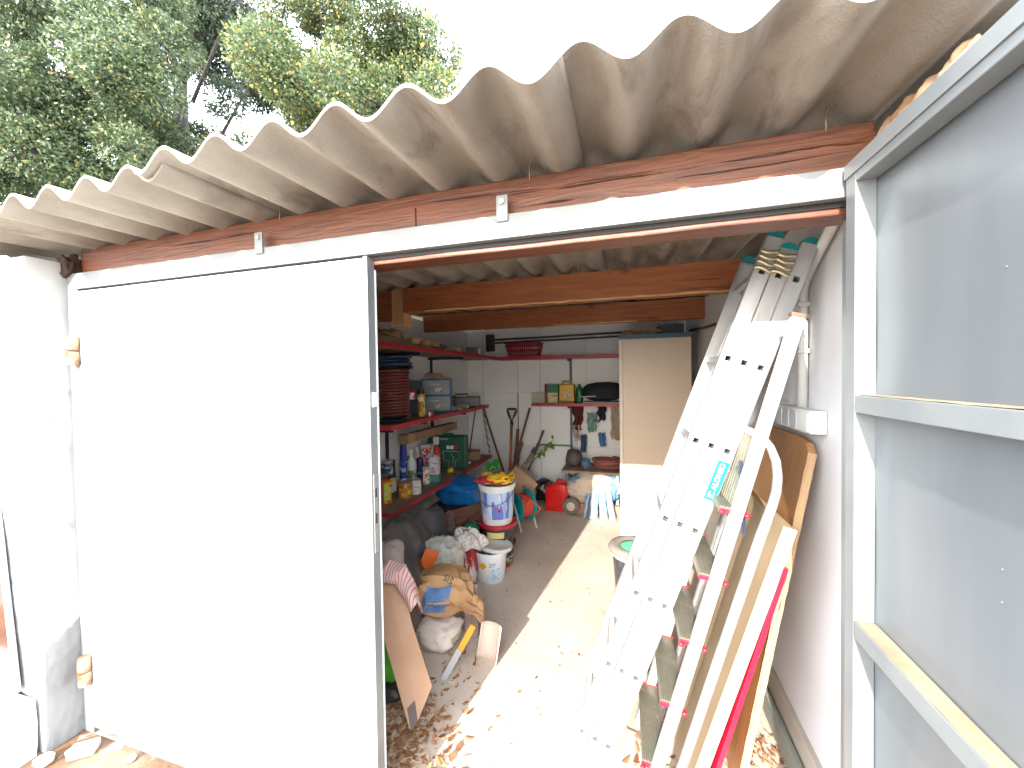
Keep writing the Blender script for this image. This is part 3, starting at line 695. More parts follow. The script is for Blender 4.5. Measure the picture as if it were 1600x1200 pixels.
# ------------------------------------------------------------------ small goods
def cyl_prof(r, h, e=.003): return [(0, 0), (r-e, 0), (r, e), (r, h-e), (r-e, h), (0, h)]
def can(name, label, cat, x, y, z, r, h, body, lab=None, lid=None, group=None, rz=0, lz=(.12, .88), rim=True):
    t = thing(name, label, cat, (x, y, z), rz, group)
    B().lathe(cyl_prof(r, h), 24).build("can_body", body, t, smooth=True, auto=40)
    if lab: B().lathe([(r+.0006, h*lz[0]), (r+.0006, h*lz[1])], 24).build("can_label", lab, t, smooth=True)
    if rim:
        tin = M("tin_rim", (.48, .47, .45), rough=.35, metal=.7)
        B().lathe([(r-.006, h-.004), (r-.004, h+.004), (r+.002, h+.003), (r+.002, h-.004)], 24).build("can_rim", tin, t, smooth=True, auto=40)
        B().lathe([(0, h-.003), (r*.75, h-.003), (r*.8, h+.0015), (r-.006, h+.0015)], 24).build("can_lid", lid or tin, t, smooth=True, auto=40)
    return t
def bottle(name, label, cat, x, y, z, prof, mat, cap=None, capm=None, lab=None, labm=None, rz=0, group=None, n=20):
    t = thing(name, label, cat, (x, y, z), rz, group)
    B().lathe(prof, n).build("bottle_body", mat, t, smooth=True, auto=50)
    if cap: B().lathe(cap, n).build("bottle_cap", capm, t, smooth=True, auto=40)
    if lab: B().lathe(lab, n).build("bottle_label", labm, t, smooth=True)
    return t
def carton(name, label, cat, x, y, z, w, d, h, rz, mats, panel=None, pm=None, group=None):
    t = thing(name, label, cat, (x, y, z), rz, group)
    B().box(-w/2, w/2, -d/2, d/2, 0, h).build("carton_body", mats, t, bevel=.002)
    if panel:
        x0, x1, z0, z1 = panel
        B().box(x0, x1, -d/2-.0012, -d/2-.0002, z0, z1).build("printed_panel", pm, t)
    return t
ZC, ZB, ZA = .5855, 1.2385, 1.8525
pr_or = M_print("orange_carton_print", (.62, .12, .02), [(.60, .50, .34), (.48, .60, .02)], (22, 22, 26), .4)
pr_grey = M_print("grey_can_print", (.10, .14, .18), [(.45, .50, .52), (.04, .06, .12)], (20, 20, 40), .45)
pr_blue = M_print("blue_can_print", (.01, .03, .30), [(.35, .45, .60), (.02, .12, .35)], (26, 26, 22), .3)
pr_gold = M_print("gold_can_print", (.48, .20, .03), [(.60, .42, .03), (.36, .10, .02)], (24, 24, 30), .45)
pr_white = M_print("white_can_print", (.62, .60, .56), [(.40, .40, .40), (.55, .50, .42)], (18, 18, 46), .3)
pr_yel = M_print("yellow_can_print", (.60, .38, .02), [(.65, .60, .45), (.35, .16, .02)], (24, 24, 20), .4)
pr_photo = M_print("photo_carton_print", (.34, .48, .52), [(.35, .14, .08), (.60, .50, .42), (.48, .04, .03)], (18, 18, 18), .5)
pr_navy = M_print("navy_print", (.02, .02, .14), [(.30, .28, .40), (.02, .02, .10)], (20, 20, 44), .35)
pr_bw = M_print("black_cyan_print", (.30, .50, .55), [(.02, .02, .02), (.65, .65, .60), (.55, .15, .05)], (22, 22, 30), .45)
carton("product_carton", "orange and white carton at the near end of the lowest shelf", "carton", -1.885, 2.70, ZC, .075, .10, .19, math.radians(62), M("orange_card", (.62, .12, .02)), (-.030, .034, .01, .17), pr_or)
carton("product_carton", "slim black and yellow carton right behind the orange one", "carton", -1.945, 2.90, ZC, .06, .07, .165, math.radians(55), M("black_card", (.06, .05, .03)), (-.028, .028, .03, .155), M_print("black_yellow_print", (.07, .05, .03), [(.55, .40, .02), (.5, .48, .4)], (26, 26, 26), .45))
for i, (x, y, z, lab) in enumerate(((-2.075, 2.80, ZC, "lower grey paint can at the left end of the lowest shelf"), (-2.075, 2.80, ZC+.135, "upper grey paint can at the left end of the lowest shelf"), (-2.06, 2.995, ZC, "lower grey paint can behind the black and yellow carton"), (-2.06, 2.995, ZC+.14, "grey paint can on top of another beside the blue spray"))):
    can("paint_can", lab, "paint can", x, y, z, .050, .13, M("tin_grey", (.35, .36, .36), rough=.4, metal=.5), pr_grey, group="grey labelled paint cans")
t = can("spray_can", "tall blue spray can with a long blue cap", "spray can", -2.03, 3.215, ZC, .034, .33, M("blue_tin", (.012, .025, .27), rough=.3), pr_blue, rim=False, lz=(.15, .72))
B().lathe([(.030, .33), (.030, .405), (.026, .41), (0, .41)], 20).build("cap", M("blue_cap", (.010, .015, .18), rough=.35), t, smooth=True, auto=40)
B().lathe([(.034, .325), (.031, .332)], 20).build("collar", M("blue_cap", (.01, .015, .18)), t)
t = bottle("glass_jar", "small dark glass behind the blue spray can", "jar", -2.09, 3.12, ZC, cyl_prof(.028, .25), M("dark_glass", (.05, .05, .045), rough=.15))
gl = M("white_bottle", (.66, .64, .58), (.60, .58, .52), rough=.4); green_l = M_print("green_label_print", (.58, .58, .52), [(.06, .26, .06), (.15, .30, .1)], (18, 18, 22), .4)
bp_ = [(0, 0), (.046, 0), (.049, .006), (.049, .17), (.046, .20), (.030, .225), (.027, .24), (.016, .25), (.015, .295), (0, .295)]
bottle("cleaner_bottle", "white bottle with a green printed label on the lowest shelf", "bottle", -1.985, 3.28, ZC, bp_, gl, [(.017, .28), (.017, .322), (.012, .325), (0, .325)], concrete_w, [(.0497, .035), (.0497, .13)], green_l)
bottle("cleaner_bottle", "second white bottle half hidden behind the navy one", "bottle", -2.075, 3.55, ZC, [(r*.8, z*.9) for r, z in bp_], gl, [(.014, .25), (.014, .285), (0, .286)], concrete_w)
bottle("cleaner_bottle", "navy blue bottle beside the white cleaner bottle", "bottle", -1.96, 3.40, ZC, [(0, 0), (.032, 0), (.034, .005), (.034, .19), (.030, .215), (.012, .225), (0, .226)], M("navy_bottle", (.018, .018, .12), rough=.35), None, None, [(.0346, .02), (.0346, .12)], pr_navy)
t = can("paint_tin", "gold and orange tin with its lid resting askew", "paint tin", -1.805, 2.875, ZC, .056, .128, M("gold_tin", (.45, .25, .06), rough=.35, metal=.4), pr_gold, rim=False, lz=(.04, .96))
B().lathe([(0, 0), (.058, 0), (.060, .004), (.060, .010)], 24).build("loose_lid", M("dull_tin", (.34, .32, .30), rough=.4, metal=.6), t, smooth=True, auto=40, loc=(0, 0, .133), rot=(math.radians(5), math.radians(-6), 0))
can("paint_tin", "small plain white tin next to the gold tin", "paint tin", -1.765, 2.985, ZC, .044, .125, M("white_tin", (.6, .58, .54), rough=.4), pr_white)
carton("product_carton", "small black and light blue carton standing on the lowest shelf", "carton", -1.83, 3.285, ZC, .060, .045, .165, math.radians(25), M("pale_carton", (.5, .55, .56)), (-.028, .028, .006, .16), pr_bw)
tb_ = carton("plastic_tub", "low sea green box under the white solvent tin", "box", -1.80, 3.40, ZC, .105, .09, .065, math.radians(12), M("sea_green", (.10, .25, .22), rough=.4))
sq = carton("solvent_tin", "white square solvent tin standing on the sea green box", "tin", -1.805, 3.405, ZC+.066, .092, .055, .165, math.radians(12), M("white_square_tin", (.62, .60, .64), rough=.35), (-.040, .040, .02, .12), M_print("red_line_print", (.60, .58, .62), [(.60, .58, .62), (.50, .12, .14)], (16, 16, 60), .28))
B().lathe([(.014, .165), (.014, .178), (0, .179)], 12).build("screw_cap", concrete_w, sq, smooth=True)
carton("product_carton", "carton printed with a food photo behind the solvent tin", "carton", -2.0, 3.62, ZC+.10, .13, .05, .21, math.radians(15), M("pale_carton2", (.45, .5, .5)), (-.062, .062, .006, .205), pr_photo)
o = carton("cardboard_box", "brown box standing under the photo carton", "box", -2.0, 3.62, ZC, .13, .08, .098, math.radians(15), card_dk)
t = bottle("trigger_bottle", "red and orange spray bottle with a white trigger head", "spray bottle", -1.955, 3.74, ZC, [(0, 0), (.036, 0), (.040, .006), (.040, .20), (.030, .25), (.015, .27), (.015, .29), (0, .29)], M("red_bottle", (.50, .03, .02), rough=.3), None, None, [(.0406, .03), (.0406, .2)], M_print("red_orange_print", (.52, .03, .02), [(.62, .22, .02), (.6, .5, .45)], (20, 20, 26), .4))
B().box(-.034, .024, -.017, .017, .292, .375).build("trigger_head", concrete_w, t, bevel=.006)
B().bar((-.02, -.01, .30), (-.055, -.02, .15), .006, .008).build("trigger", concrete_w, t)
# green power tool case
gc = thing("tool_case", "dark green power tool case with a drawing on its front", "tool case", (-1.90, 3.90, ZC), math.radians(10))
dkg = M("dark_green_plastic", (.012, .075, .048), (.01, .06, .04), rough=.38)
B().box(-.22, .22, -.055, .055, .0, .37).build("case_shell", dkg, gc, bevel=.022, seg=4)
B().box(-.06, .06, -.018, .018, .371, .395).build("case_handle", dkg, gc, bevel=.008)
B().box(.02-.1, .12-.1, -.0575, -.0553, .325, .345).build("latch_label", M("grey_label", (.22, .28, .27)), gc)
for i, m_ in enumerate((concrete_w, concrete_w, red_p)): B().box(.00+.042*i, .034+.042*i, -.0568, -.0552, .225, .262).build("badge", m_, gc)
b = B()
for pts in (((-.04, .19), (.14, .19), (.15, .12), (.10, .09), (.09, .02), (.02, .02), (.03, .08), (-.03, .10), (-.04, .19)), ((.05, .16), (.08, .12), (.06, .05))):
    b.tube([(x, -.0565, z+.01) for x, z in pts], .0022, 5)
b.build("tool_drawing", M("white_line", (.5, .55, .5)), gc)
B().box(.025, .06, -.0567, -.0551, .045, .075).build("drawing_battery", M("dark_red", (.2, .02, .02)), gc)
o = crumple((.07, .05, .055), 3, .15).build("yellow_sponge", M("yellow_plastic", (.62, .38, .01), rough=.5), smooth=True, loc=(-1.79, 3.72, ZC)); tag(o, "small yellow lump in front of the green tool case", "sponge")
t = carton("cardboard_box", "crumpled brown cardboard box at the far end of the lowest shelf", "box", -1.86, 4.42, ZC, .26, .20, .10, math.radians(22), card_dk)
B().box(-.13, .0, -.10, .10, .1005, .104).build("box_flap", card_dk, t, rot=(0, math.radians(-4), 0))
t = carton("long_carton", "long narrow cardboard carton lying on the case tops under the middle shelf", "carton", -1.97, 3.66, .982, 1.10, .085, .085, math.radians(90), card_dk)
B().box(-.52, -.40, -.0435, .0435, .001, .0862).build("packing_tape", M("brown_tape", (.44, .27, .13), rough=.3), t)
t.rotation_euler = (0, math.radians(.6), math.radians(90))
o = crumple((.12, .1, .03), 8, .2).build("putty_lump", concrete_w, smooth=True, loc=(-1.80, 4.15, ZC)); tag(o, "flat white packet between the tool case and the cardboard box", "packet")

bottle("cleaner_bottle", "slim amber bottle against the wall behind the paint cans", "bottle", -2.10, 3.42, ZC, [(0, 0), (.028, 0), (.03, .004), (.03, .16), (.012, .19), (.012, .22), (0, .22)], M("amber_bottle", (.16, .06, .02), rough=.25))
carton("product_carton", "upright faded yellow carton by the wall left of the tool case", "carton", -2.09, 3.74, ZC, .07, .06, .24, .3, M("faded_yellow", (.45, .36, .12)), (-.03, .03, .02, .2), pr_white)
can("paint_can", "small dark green can between the tool case and the brown box", "paint can", -1.84, 4.20, ZC, .035, .09, M("green_tin", (.03, .12, .06), rough=.4))
can("spray_can", "pale spray can standing behind the blue drawers end", "spray can", -2.0, 3.86, ZB, .030, .22, M("pale_tin", (.48, .47, .45), rough=.35), pr_blue, rim=False)
carton("product_carton", "small tan carton beside the pale spray can on the middle shelf", "carton", -1.92, 3.98, ZB, .09, .07, .12, .2, card)

# middle shelf
hose_red = M("brown_red_hose", (.17, .035, .030), (.13, .028, .024), rough=.42)
hose_blue = M("blue_hose", (.018, .055, .11), (.012, .04, .085), rough=.4)
def coil(name, label, cat, loc, R, r, turns, mat, rise=None, jit=.006, seed=0, squeeze=1., layers=1, tail=None):
    rise = rise or r*2.02
    b = B(); pts = []
    N = 40
    for i in range(int(turns*N)+1):
        a = 2*PI*i/N; k = i/N
        rr = R + jit*nz(a*.35+seed, k*.8, seed*3, 1.3) * 3
        pts.append((rr*math.cos(a), rr*math.sin(a)*squeeze, r + rise*k + jit*.6*nz(a*.5, seed, 9)))
    if tail: pts += tail
    b.tube(pts, r, 8)
    return tag(b.build(name, mat, smooth=True, loc=loc), label, cat)
tr = B().lathe([(0, 0), (.10, 0), (.115, .02), (.12, .022), (.112, .025)], 24).build("rubber_tray", M("dark_tray", (.03, .045, .05), rough=.5), smooth=True, loc=(-1.84, 2.72, ZB)); tag(tr, "dark shallow tray under the stacked hose coils", "tray")
coil("hose_coil", "tall stack of brownish red hose coils on the middle shelf", "hose", (-1.87, 2.82, ZB+.028), .128, .0125, 15.6, hose_red, jit=.004)
b = B()
for i in range(3):
    pass
coil("hose_coil", "dark blue hose looped on top of the red coils", "hose", (-1.875, 2.84, ZB+.43), 1.15*.128, .0145, 3.7, hose_blue, jit=.013, seed=5)
carton("storage_box", "dark blue grey box behind the yellow spray can", "box", -2.02, 3.33, ZB, .18, .16, .33, math.radians(70), M("slate_box", (.05, .075, .10), rough=.5))
t = can("paper_cup", "red and white cup hanging beside the red hose coils", "cup", -1.735, 2.90, ZB+.175, .024, .055, concrete_w, M_print("red_white_print", (.6, .55, .55), [(.55, .02, .05)], (24, 24, 24), .5), rim=False)
o = crumple((.12, .10, .05), 12, .2).build("red_cloth", M("red_cloth", (.28, .03, .035), rough=.8), smooth=True, loc=(-1.80, 2.96, ZB+.21)); tag(o, "small dark red rag tucked between coils and yellow spray can", "rag")
t = can("spray_can", "yellow spray can with a black cap on the middle shelf", "spray can", -1.80, 3.16, ZB, .035, .205, M("yellow_tin", (.58, .36, .03), rough=.3), pr_yel, rim=False, lz=(.03, .97))
B().lathe([(.034, .206), (.034, .248), (.028, .256), (0, .257)], 20).build("cap", black_p, t, smooth=True, auto=40)
can("small_tin", "small bare metal tin at the edge of the middle shelf", "tin", -1.72, 3.165, ZB, .020, .038, M("bright_tin", (.5, .5, .48), rough=.25, metal=.8), rim=True)
carton("small_box", "faded red box lying behind the small tin", "box", -1.755, 3.215, ZB, .075, .06, .055, .3, M("faded_red_box", (.40, .09, .08), rough=.6))
dr = thing("drawer_unit", "blue two drawer organiser with clear fronts on the middle shelf", "organiser", (-1.885, 3.60, ZB), math.radians(18))
blu = M("bright_blue_plastic", (.01, .11, .34), rough=.35)
B().box(-.155, .155, .01, .13, 0, .34).build("unit_shell", blu, dr, bevel=.005)
for z in (.008, .175):
    d = B().box(-.13, .148, -.012, .009, z+.006, z+.152).build("drawer_front", M("clear_plastic", (.34, .36, .36), (.26, .28, .29), rough=.2, scale=9), dr, bevel=.004)
    B().box(-.05, .05, -.018, -.0125, z+.10, z+.115).build("drawer_pull", M("pale_pull", (.45, .47, .48), rough=.3), d)
    B().box(.0, .07, -.0135, -.0123, z+.03, z+.075).build("drawer_note", M_print("note_print", (.5, .42, .40), [(.35, .08, .08), (.6, .58, .55)], (30, 30, 40), .5), d)
o = crumple((.20, .12, .06), 6, .25).build("rag_bundle", M("tan_rag", (.38, .28, .20), (.22, .17, .13), rough=.9), smooth=True, loc=(-1.90, 3.60, ZB+.341)); tag(o, "tan rag and papers on top of the blue drawers", "rag")
cs = thing("tool_case", "black tool case at the far end of the middle shelf", "tool case", (-1.90, 4.30, ZB), math.radians(20))
B().box(-.22, .22, -.08, .08, 0, .12).build("case_shell", black_p, cs, bevel=.012); B().tube([(-.08, -.05, .12), (-.07, -.05, .15), (.07, -.05, .15), (.08, -.05, .12)], .008, 8).build("case_handle", black_p, cs, smooth=True)
for i, (x, y, s, m_, lab) in enumerate(((-1.76, 3.86, (.12, .09, .022), "bone_white", "flat white packet on the middle shelf near its far end"), (-1.78, 4.06, (.14, .10, .05), "putty", "pale crumpled glove on the middle shelf"), (-1.74, 3.70, (.10, .06, .05), "grey_steel_bits", "little heap of metal fittings beside the blue drawers"))):
    o = crumple(s, 20+i, .3).build("clutter", M(m_, ((.6, .57, .5), (.50, .43, .33), (.22, .21, .2))[i], rough=.6), smooth=True, loc=(x, y, ZB)); o.name = ("packet", "glove", "fittings_heap")[i]; tag(o, lab, ("packet", "glove", "fittings")[i])
for i, (x, y, h) in enumerate(((-1.93, 4.05, .14), (-1.98, 3.95, .11))):
    o = carton("small_box", ("dark upright box behind the pale glove", "grey upright box left of the black tool case")[i], "box", x, y, ZB, .08, .06, h, .2, (M("murky_box", (.09, .09, .085)), M("murky_box2", (.22, .21, .19)))[i])

# top shelf
lath = M_wood("old_lath", (.34, .24, .16), (.20, .13, .09), axis='Y')
for i, (x, z, ln, lab) in enumerate(((-1.74, .0, 1.15, "long wooden lath lying at the front of the top shelf"), (-1.80, .0, 1.25, "second lath lying behind the front one on the top shelf"), (-1.77, .034, 1.10, "rough lath lying across the two laths on the top shelf"))):
    o = B().box(-.024, .024, -ln/2, ln/2, 0, .032).build("wooden_lath", lath, bevel=.003, loc=(x, 2.92 + .05*i, ZA+z), rot=(0, 0, math.radians((0, 1.5, -1.5)[i]))); tag(o, lab, "lath")
for i in range(4):
    o = B().box(-.03, .03, -.045, .045, 0, .045).build("wood_offcut", M("pale_offcut", (.52, .34, .15), (.42, .25, .1), rough=.8), bevel=.003, loc=(-1.715, 2.95+.19*i + .3*(i == 3), ZA + (.0 if i == 3 else .033)), rot=(0, 0, .15*i-.2))
    if i < 3: o.location.x = -1.74
    tag(o, ("first pale offcut on the laths of the top shelf, nearest the door", "second pale offcut on the laths of the top shelf", "third pale offcut on the laths of the top shelf", "pale block marked 50 at the front of the top shelf")[i], "offcut", "pale wood offcuts on the top shelf")
    if i == 3: text("50", .04, black_p, o, (.0308, 0, .022), (PI/2, 0, PI/2))
o = crumple((.16, .34, .10), 31, .35, 4, 4).build("rope_heap", M("straw_rope", (.40, .27, .13), (.26, .16, .08), rough=.9, bump=.6), smooth=True, loc=(-1.84, 2.72, ZA+.034)); tag(o, "straw coloured rope heaped on the top shelf next to the closed door", "rope")
coil("wire_coil", "loose coil of black wire on the top shelf", "wire", (-1.93, 3.45, ZA), .13, .007, 5.3, black_p, rise=.012, jit=.014, seed=3)
rd = thing("radio", "small dark radio with a pale trim at the corner of the top shelf", "radio", (-1.80, 4.45, ZA), math.radians(20))
B().box(-.09, .09, -.05, .05, 0, .10).build("radio_body", black_p, rd, bevel=.008); B().box(.055, .088, -.0525, -.0505, .012, .09).build("radio_trim", M("grey_trim", (.4, .4, .4), rough=.3), rd)
o = B().box(-.02, .02, -.28, .28, 0, .012).build("wooden_lath", lath, loc=(-1.71, 4.15, ZA)); tag(o, "short lath lying beside the radio on the top shelf", "lath")

# back shelves
ZD, ZE = 1.8385, 1.2455
bk = thing("plastic_basket", "red plastic basket with slotted sides on the upper back shelf", "basket", (-1.28, 4.93, ZD))
dred = M("basket_red", (.30, .012, .025), (.24, .01, .02), rough=.4)
b = B(); W0, W1, D0, D1, H = .19, .225, .10, .12, .185
b.box(-W0, W0, -D0, D0, 0, .006)
for sgn in (-1, 1):
    for k in range(17):
        t_ = -1 + 2*k/16
        b.bar((t_*W0, sgn*D0, .03), (t_*W1*.97, sgn*D1, H-.035), .007, .004)
    for k in range(8):
        t_ = -1 + 2*k/7; b.bar((sgn*W0, t_*D0, .03), (sgn*W1, t_*D1, H-.035), .004, .007)
for z0, z1 in ((0, .032), (.085, .095), (H-.04, H)):
    w_a = W0+(W1-W0)*z0/H; d_a = D0+(D1-D0)*z0/H
    b.box(-w_a-.002, w_a+.002, -d_a-.003, -d_a+.001, z0, z1); b.box(-w_a-.002, w_a+.002, d_a-.001, d_a+.003, z0, z1)
    b.box(-w_a-.003, -w_a+.001, -d_a, d_a, z0, z1); b.box(w_a-.001, w_a+.003, -d_a, d_a, z0, z1)
b.build("basket_weave", dred, bk)
B().box(-W1-.012, W1+.012, -D1-.012, -D1-.004, H-.012, H).box(-W1-.012, W1+.012, D1+.004, D1+.012, H-.012, H).box(-W1-.012, -W1-.004, -D1, D1, H-.012, H).box(W1+.004, W1+.012, -D1, D1, H-.012, H).build("basket_rim", dred, bk)
carton("plastic_tub", "beige open tub at the left end of the lower back shelf", "tub", -1.09, 4.93, ZE, .17, .14, .125, 0, M("beige_tub", (.42, .37, .29), rough=.5))
can("paint_can", "dark red can behind the beige tub", "paint can", -1.0, 5.02, ZE, .035, .24, M("dark_red_tin", (.25, .02, .03), rough=.4), rim=True)
carton("product_carton", "green and yellow printed carton beside the yellow canister", "carton", -.905, 4.93, ZE, .13, .08, .24, 0, M("green_card", (.02, .16, .09)), (-.062, .062, .004, .13), M_print("yellow_orange_print", (.55, .42, .12), [(.50, .12, .05), (.6, .5, .25)], (16, 16, 36), .4))
jc = thing("canister", "yellow canister standing on the lower back shelf", "canister", (-.725, 4.93, ZE+.022))
yel = M("canister_yellow", (.55, .30, .01), (.48, .26, .01), rough=.4)
B().box(-.095, .095, -.065, .065, 0, .215).build("canister_body", yel, jc, bevel=.014, seg=3)
B().tube([(-.06, 0, .21), (-.05, 0, .25), (.05, 0, .25), (.06, 0, .21)], .011, 8).build("canister_handle", yel, jc, smooth=True)
B().box(-.05, .05, -.0665, -.0652, .05, .11).build("canister_label", M_print("grey_yel_print", (.5, .42, .2), [(.25, .22, .15)], (40, 40, 60), .4), jc)
o = carton("wooden_block", "flat tan block under the yellow canister", "block", -.725, 4.92, ZE, .19, .14, .0215, 0, M("tan_block", (.30, .20, .1), rough=.8))
bottle("garden_bottle", "green bottle between the yellow canister and the dark bag", "bottle", -.575, 4.95, ZE, [(0, 0), (.042, 0), (.045, .01), (.045, .15), (.03, .20), (.016, .22), (.016, .24), (0, .24)], M("bottle_green", (.01, .15, .04), rough=.3))
o = crumple((.50, .22, .235), 41, .10, 2, 4).build("dark_bag", M("midnight_cloth", (.010, .014, .022), rough=.85), smooth=True, loc=(-.28, 4.93, ZE+.03)); tag(o, "bulky midnight blue bag on the lower back shelf by the cabinet", "bag")
o = B().box(-.24, .24, -.11, .11, 0, .022).build("folded_sheet", M("grey_white_sheet", (.34, .36, .35), rough=.6), bevel=.008, loc=(-.28, 4.92, ZE)); tag(o, "folded grey white sheet under the dark bag", "sheet")
o = B().tube([(-.10, 0, 0), (.10, 0, .004)], .007, 8).build("white_stick", concrete_w, loc=(-.46, 4.818, ZE+.085), smooth=True); tag(o, "short white stick lying against the dark bag", "stick")

# hanging clothes between back shelf and table
def cloth(name, label, x, z, w, h, mat, seed, y=4.97, cat="cloth", taper=.6):
    b = B()
    def f(u, v):
        ww = w*(1 - taper*v*.5 + .25*nz(v*3+seed, 2))
        xx = (u-.5)*ww + .04*nz(v*3, seed+1) ; zz = -h*v + .03*nz(u*3+seed, 5)*v
        return (xx, .022*math.sin(u*11+seed) + .03*nz(u*4, v*4, seed), zz)
    b.grid(f, 18, 22)
    return tag(b.build(name, mat, smooth=True, solid=.004, loc=(x, y, z)), label, cat)
cloth("hanging_cloth", "dark red cloth hanging under the lower back shelf", -.60, 1.20, .15, .30, M("wine_cloth", (.10, .018, .020), rough=.9), 1)
cloth("hanging_cloth", "pale teal cloth hanging beside the dark red one", -.42, 1.12, .13, .24, M("teal_cloth", (.22, .36, .31), rough=.9), 2)
cloth("hanging_cloth", "black cloth hanging from the back shelf near the cabinet", -.30, 1.205, .11, .18, M("black_cloth", (.02, .025, .035), rough=.9), 3)
cloth("hanging_cloth", "beige cloth hanging at the cabinet side", -.12, 1.205, .17, .42, M("beige_cloth", (.46, .36, .27), rough=.9), 4)
cloth("rubber_glove", "light blue glove hanging low on the back wall", -.30, .87, .09, .17, M("glove_blue", (.08, .22, .42), rough=.5), 5, cat="glove")
cloth("rubber_glove", "long blue grey glove hanging above the hose table", -.53, .84, .07, .22, M("glove_slate", (.05, .12, .20), rough=.5), 6, cat="glove", taper=.1)
cloth("hanging_cloth", "off white cloth with pink marks hanging by the rail", -.62, .96, .10, .2, M("offwhite_cloth", (.52, .45, .40), (.4, .28, .26), rough=.9, scale=14), 7)
o = B().box(-.035, .035, -.01, .01, -.013, .013).build("black_clip", black_p, loc=(-.36, 4.93, 1.02), rot=(0, .25, 0), bevel=.003); tag(o, "small black clip on the teal cloth", "clip")
for i, x in enumerate((-.655, -.625)):
    o = B().box(-.008, .008, -.006, .006, -.5, 0).build("metal_strip", M("pale_strip", (.45, .50, .50), rough=.4), loc=(x, 5.06, 1.19)); tag(o, ("left pale strip hanging beside the blue grey rail", "right pale strip hanging beside the blue grey rail")[i], "strip", "pale strips by the rail")

# hose table
tt = thing("low_table", "low brown topped table by the cabinet loaded with hose", "table", (-.42, 4.72, 0))
B().box(-.33, .34, -.17, .30, .445, .475).build("table_top", M("old_brown_board", (.24, .15, .10), (.33, .22, .15), rough=.8, scale=6, bump=.3), tt, bevel=.003)
for sx in (-.30, .31):
    for sy in (-.14, .27): B().box(sx-.015, sx+.015, sy-.015, sy+.015, 0, .4445).build("leg", M("pale_blue_leg", (.22, .42, .50), rough=.5), tt, bevel=.002)
coil("hose_coil", "flat red brown hose coil on the low table", "hose", (-.22, 4.78, .476), .17, .013, 5.2, M("salmon_hose", (.27, .09, .065), (.22, .07, .055), rough=.5), rise=.019, jit=.012, seed=8, squeeze=.8)
o = crumple((.20, .2, .21), 51, .15, 2, 3).build("grey_hood", M("grey_brown_plastic", (.085, .07, .065), rough=.6), smooth=True, loc=(-.63, 4.78, .476)); tag(o, "grey brown plastic hood on the left of the low table", "hood")
o = crumple((.10, .1, .13), 52, .25).build("blue_rag", M("blue_rag", (.08, .13, .24), rough=.9), smooth=True, loc=(-.475, 4.68, .476)); tag(o, "blue grey rag between the hood and the hose coil", "rag")
o = crumple((.60, .24, .34), 53, .16, 3, 5, sharp=.9).build("filled_sack", M("cream_sack", (.52, .42, .32), (.60, .53, .44), rough=.8, c3=(.12, .26, .40), c3lo=.50, c3scale=4), smooth=True, loc=(-.37, 4.585, .115)); tag(o, "cream sack with blue stripes stuffed under the low table", "sack")
b = B()
for k in range(6):
    a = -.11 + .045*k + .02*(k % 2); w_ = .022 + .006*(k % 3)
    b.grid(lambda u, v: (a*(.85+.45*v) + (u-.5)*w_*2 + .012*nz(v*4, k), -.02 - .09*v*v - .012*math.sin(u*PI) - .02*(k % 2), .24*(1-v)**1.1 + .006 + .03*(k % 3)*(1-v)), 4, 12)
o = b.build("blue_straps", M("pale_blue_strap", (.20, .36, .50), (.26, .42, .55), rough=.7, scale=12), smooth=True, solid=.004, loc=(-.33, 4.47, 0)); tag(o, "ragged pale blue cloth strips hanging from the cream sack to the floor", "cloth")
for i, (x, w) in enumerate(((-.50, .24), (-.16, .20))):
    carton("orange_crate", ("orange box on the floor right of the trolley wheel", "orange box on the floor beside the cabinet")[i], "box", x, 4.60, 0, w, .2, .11, 0, M("salmon_red_box", (.50, .12, .06), (.44, .20, .12), rough=.6, scale=4))
wh = thing("trolley_wheel", "grey rubber wheel with a cream hub next to the red jerrycan", "wheel", (-.622, 4.42, .0))
mw = Matrix.Translation((0, 0, .10)) @ Matrix.Rotation(PI/2, 4, 'X')
B().lathe([(.050, -.022), (.085, -.024), (.098, -.014), (.100, 0), (.098, .014), (.085, .024), (.050, .022)], 28, mat=mw).build("tyre", M("worn_rubber", (.10, .09, .08), (.16, .14, .12), rough=.9), wh, smooth=True)
B().lathe([(0, .026), (.020, .026), (.026, .018), (.046, .016), (.050, .022), (.050, -.022), (0, -.02)], 24, mat=mw).build("hub", M("cream_hub", (.55, .47, .36), rough=.6), wh, smooth=True, auto=40)
B().tube([(0, .03, .10), (.03, .14, .13), (.10, .25, .12)], .012, 8).build("axle", M("rusty_bar", (.20, .10, .06), rough=.8), wh, smooth=True)

# jerrycan
jr = thing("jerrycan", "bright red plastic jerrycan on the floor by the back wall", "jerrycan", (-.80, 4.54, 0), math.radians(-4))
prof = [(-.130, 0), (.130, 0), (.130, .25), (.112, .325), (-.02, .335), (-.05, .30), (-.130, .285)]
b = B(); k = len(prof); vs = [(x, y, z) for y in (-.075, .075) for x, z in prof]
b.add(vs, [tuple(range(k)), tuple(range(2*k-1, k-1, -1))] + [(i, (i+1) % k, k+(i+1) % k, k+i) for i in range(k)])
b.build("can_shell", red_p, jr, bevel=.018, seg=4, smooth=True)
B().tube([(-.005, 0, .325), (.01, 0, .362), (.085, 0, .358), (.10, 0, .325)], .016, 10).build("can_handle", red_p, jr, smooth=True)
B().lathe(cyl_prof(.028, .035), 18).build("spout_cap", M("dark_red_cap", (.14, .01, .01), rough=.4), jr, smooth=True, auto=40, loc=(-.088, 0, .288), rot=(0, -.35, 0))
b = B(); b.tube([(-.095, -.079, .05), (-.095, -.079, .21), (-.05, -.079, .245), (.05, -.079, .245), (.095, -.079, .21), (.095, -.079, .05), (0, -.079, .035)], .006, 6, closed=True)
b.build("moulded_rib", red_p, jr, smooth=True)
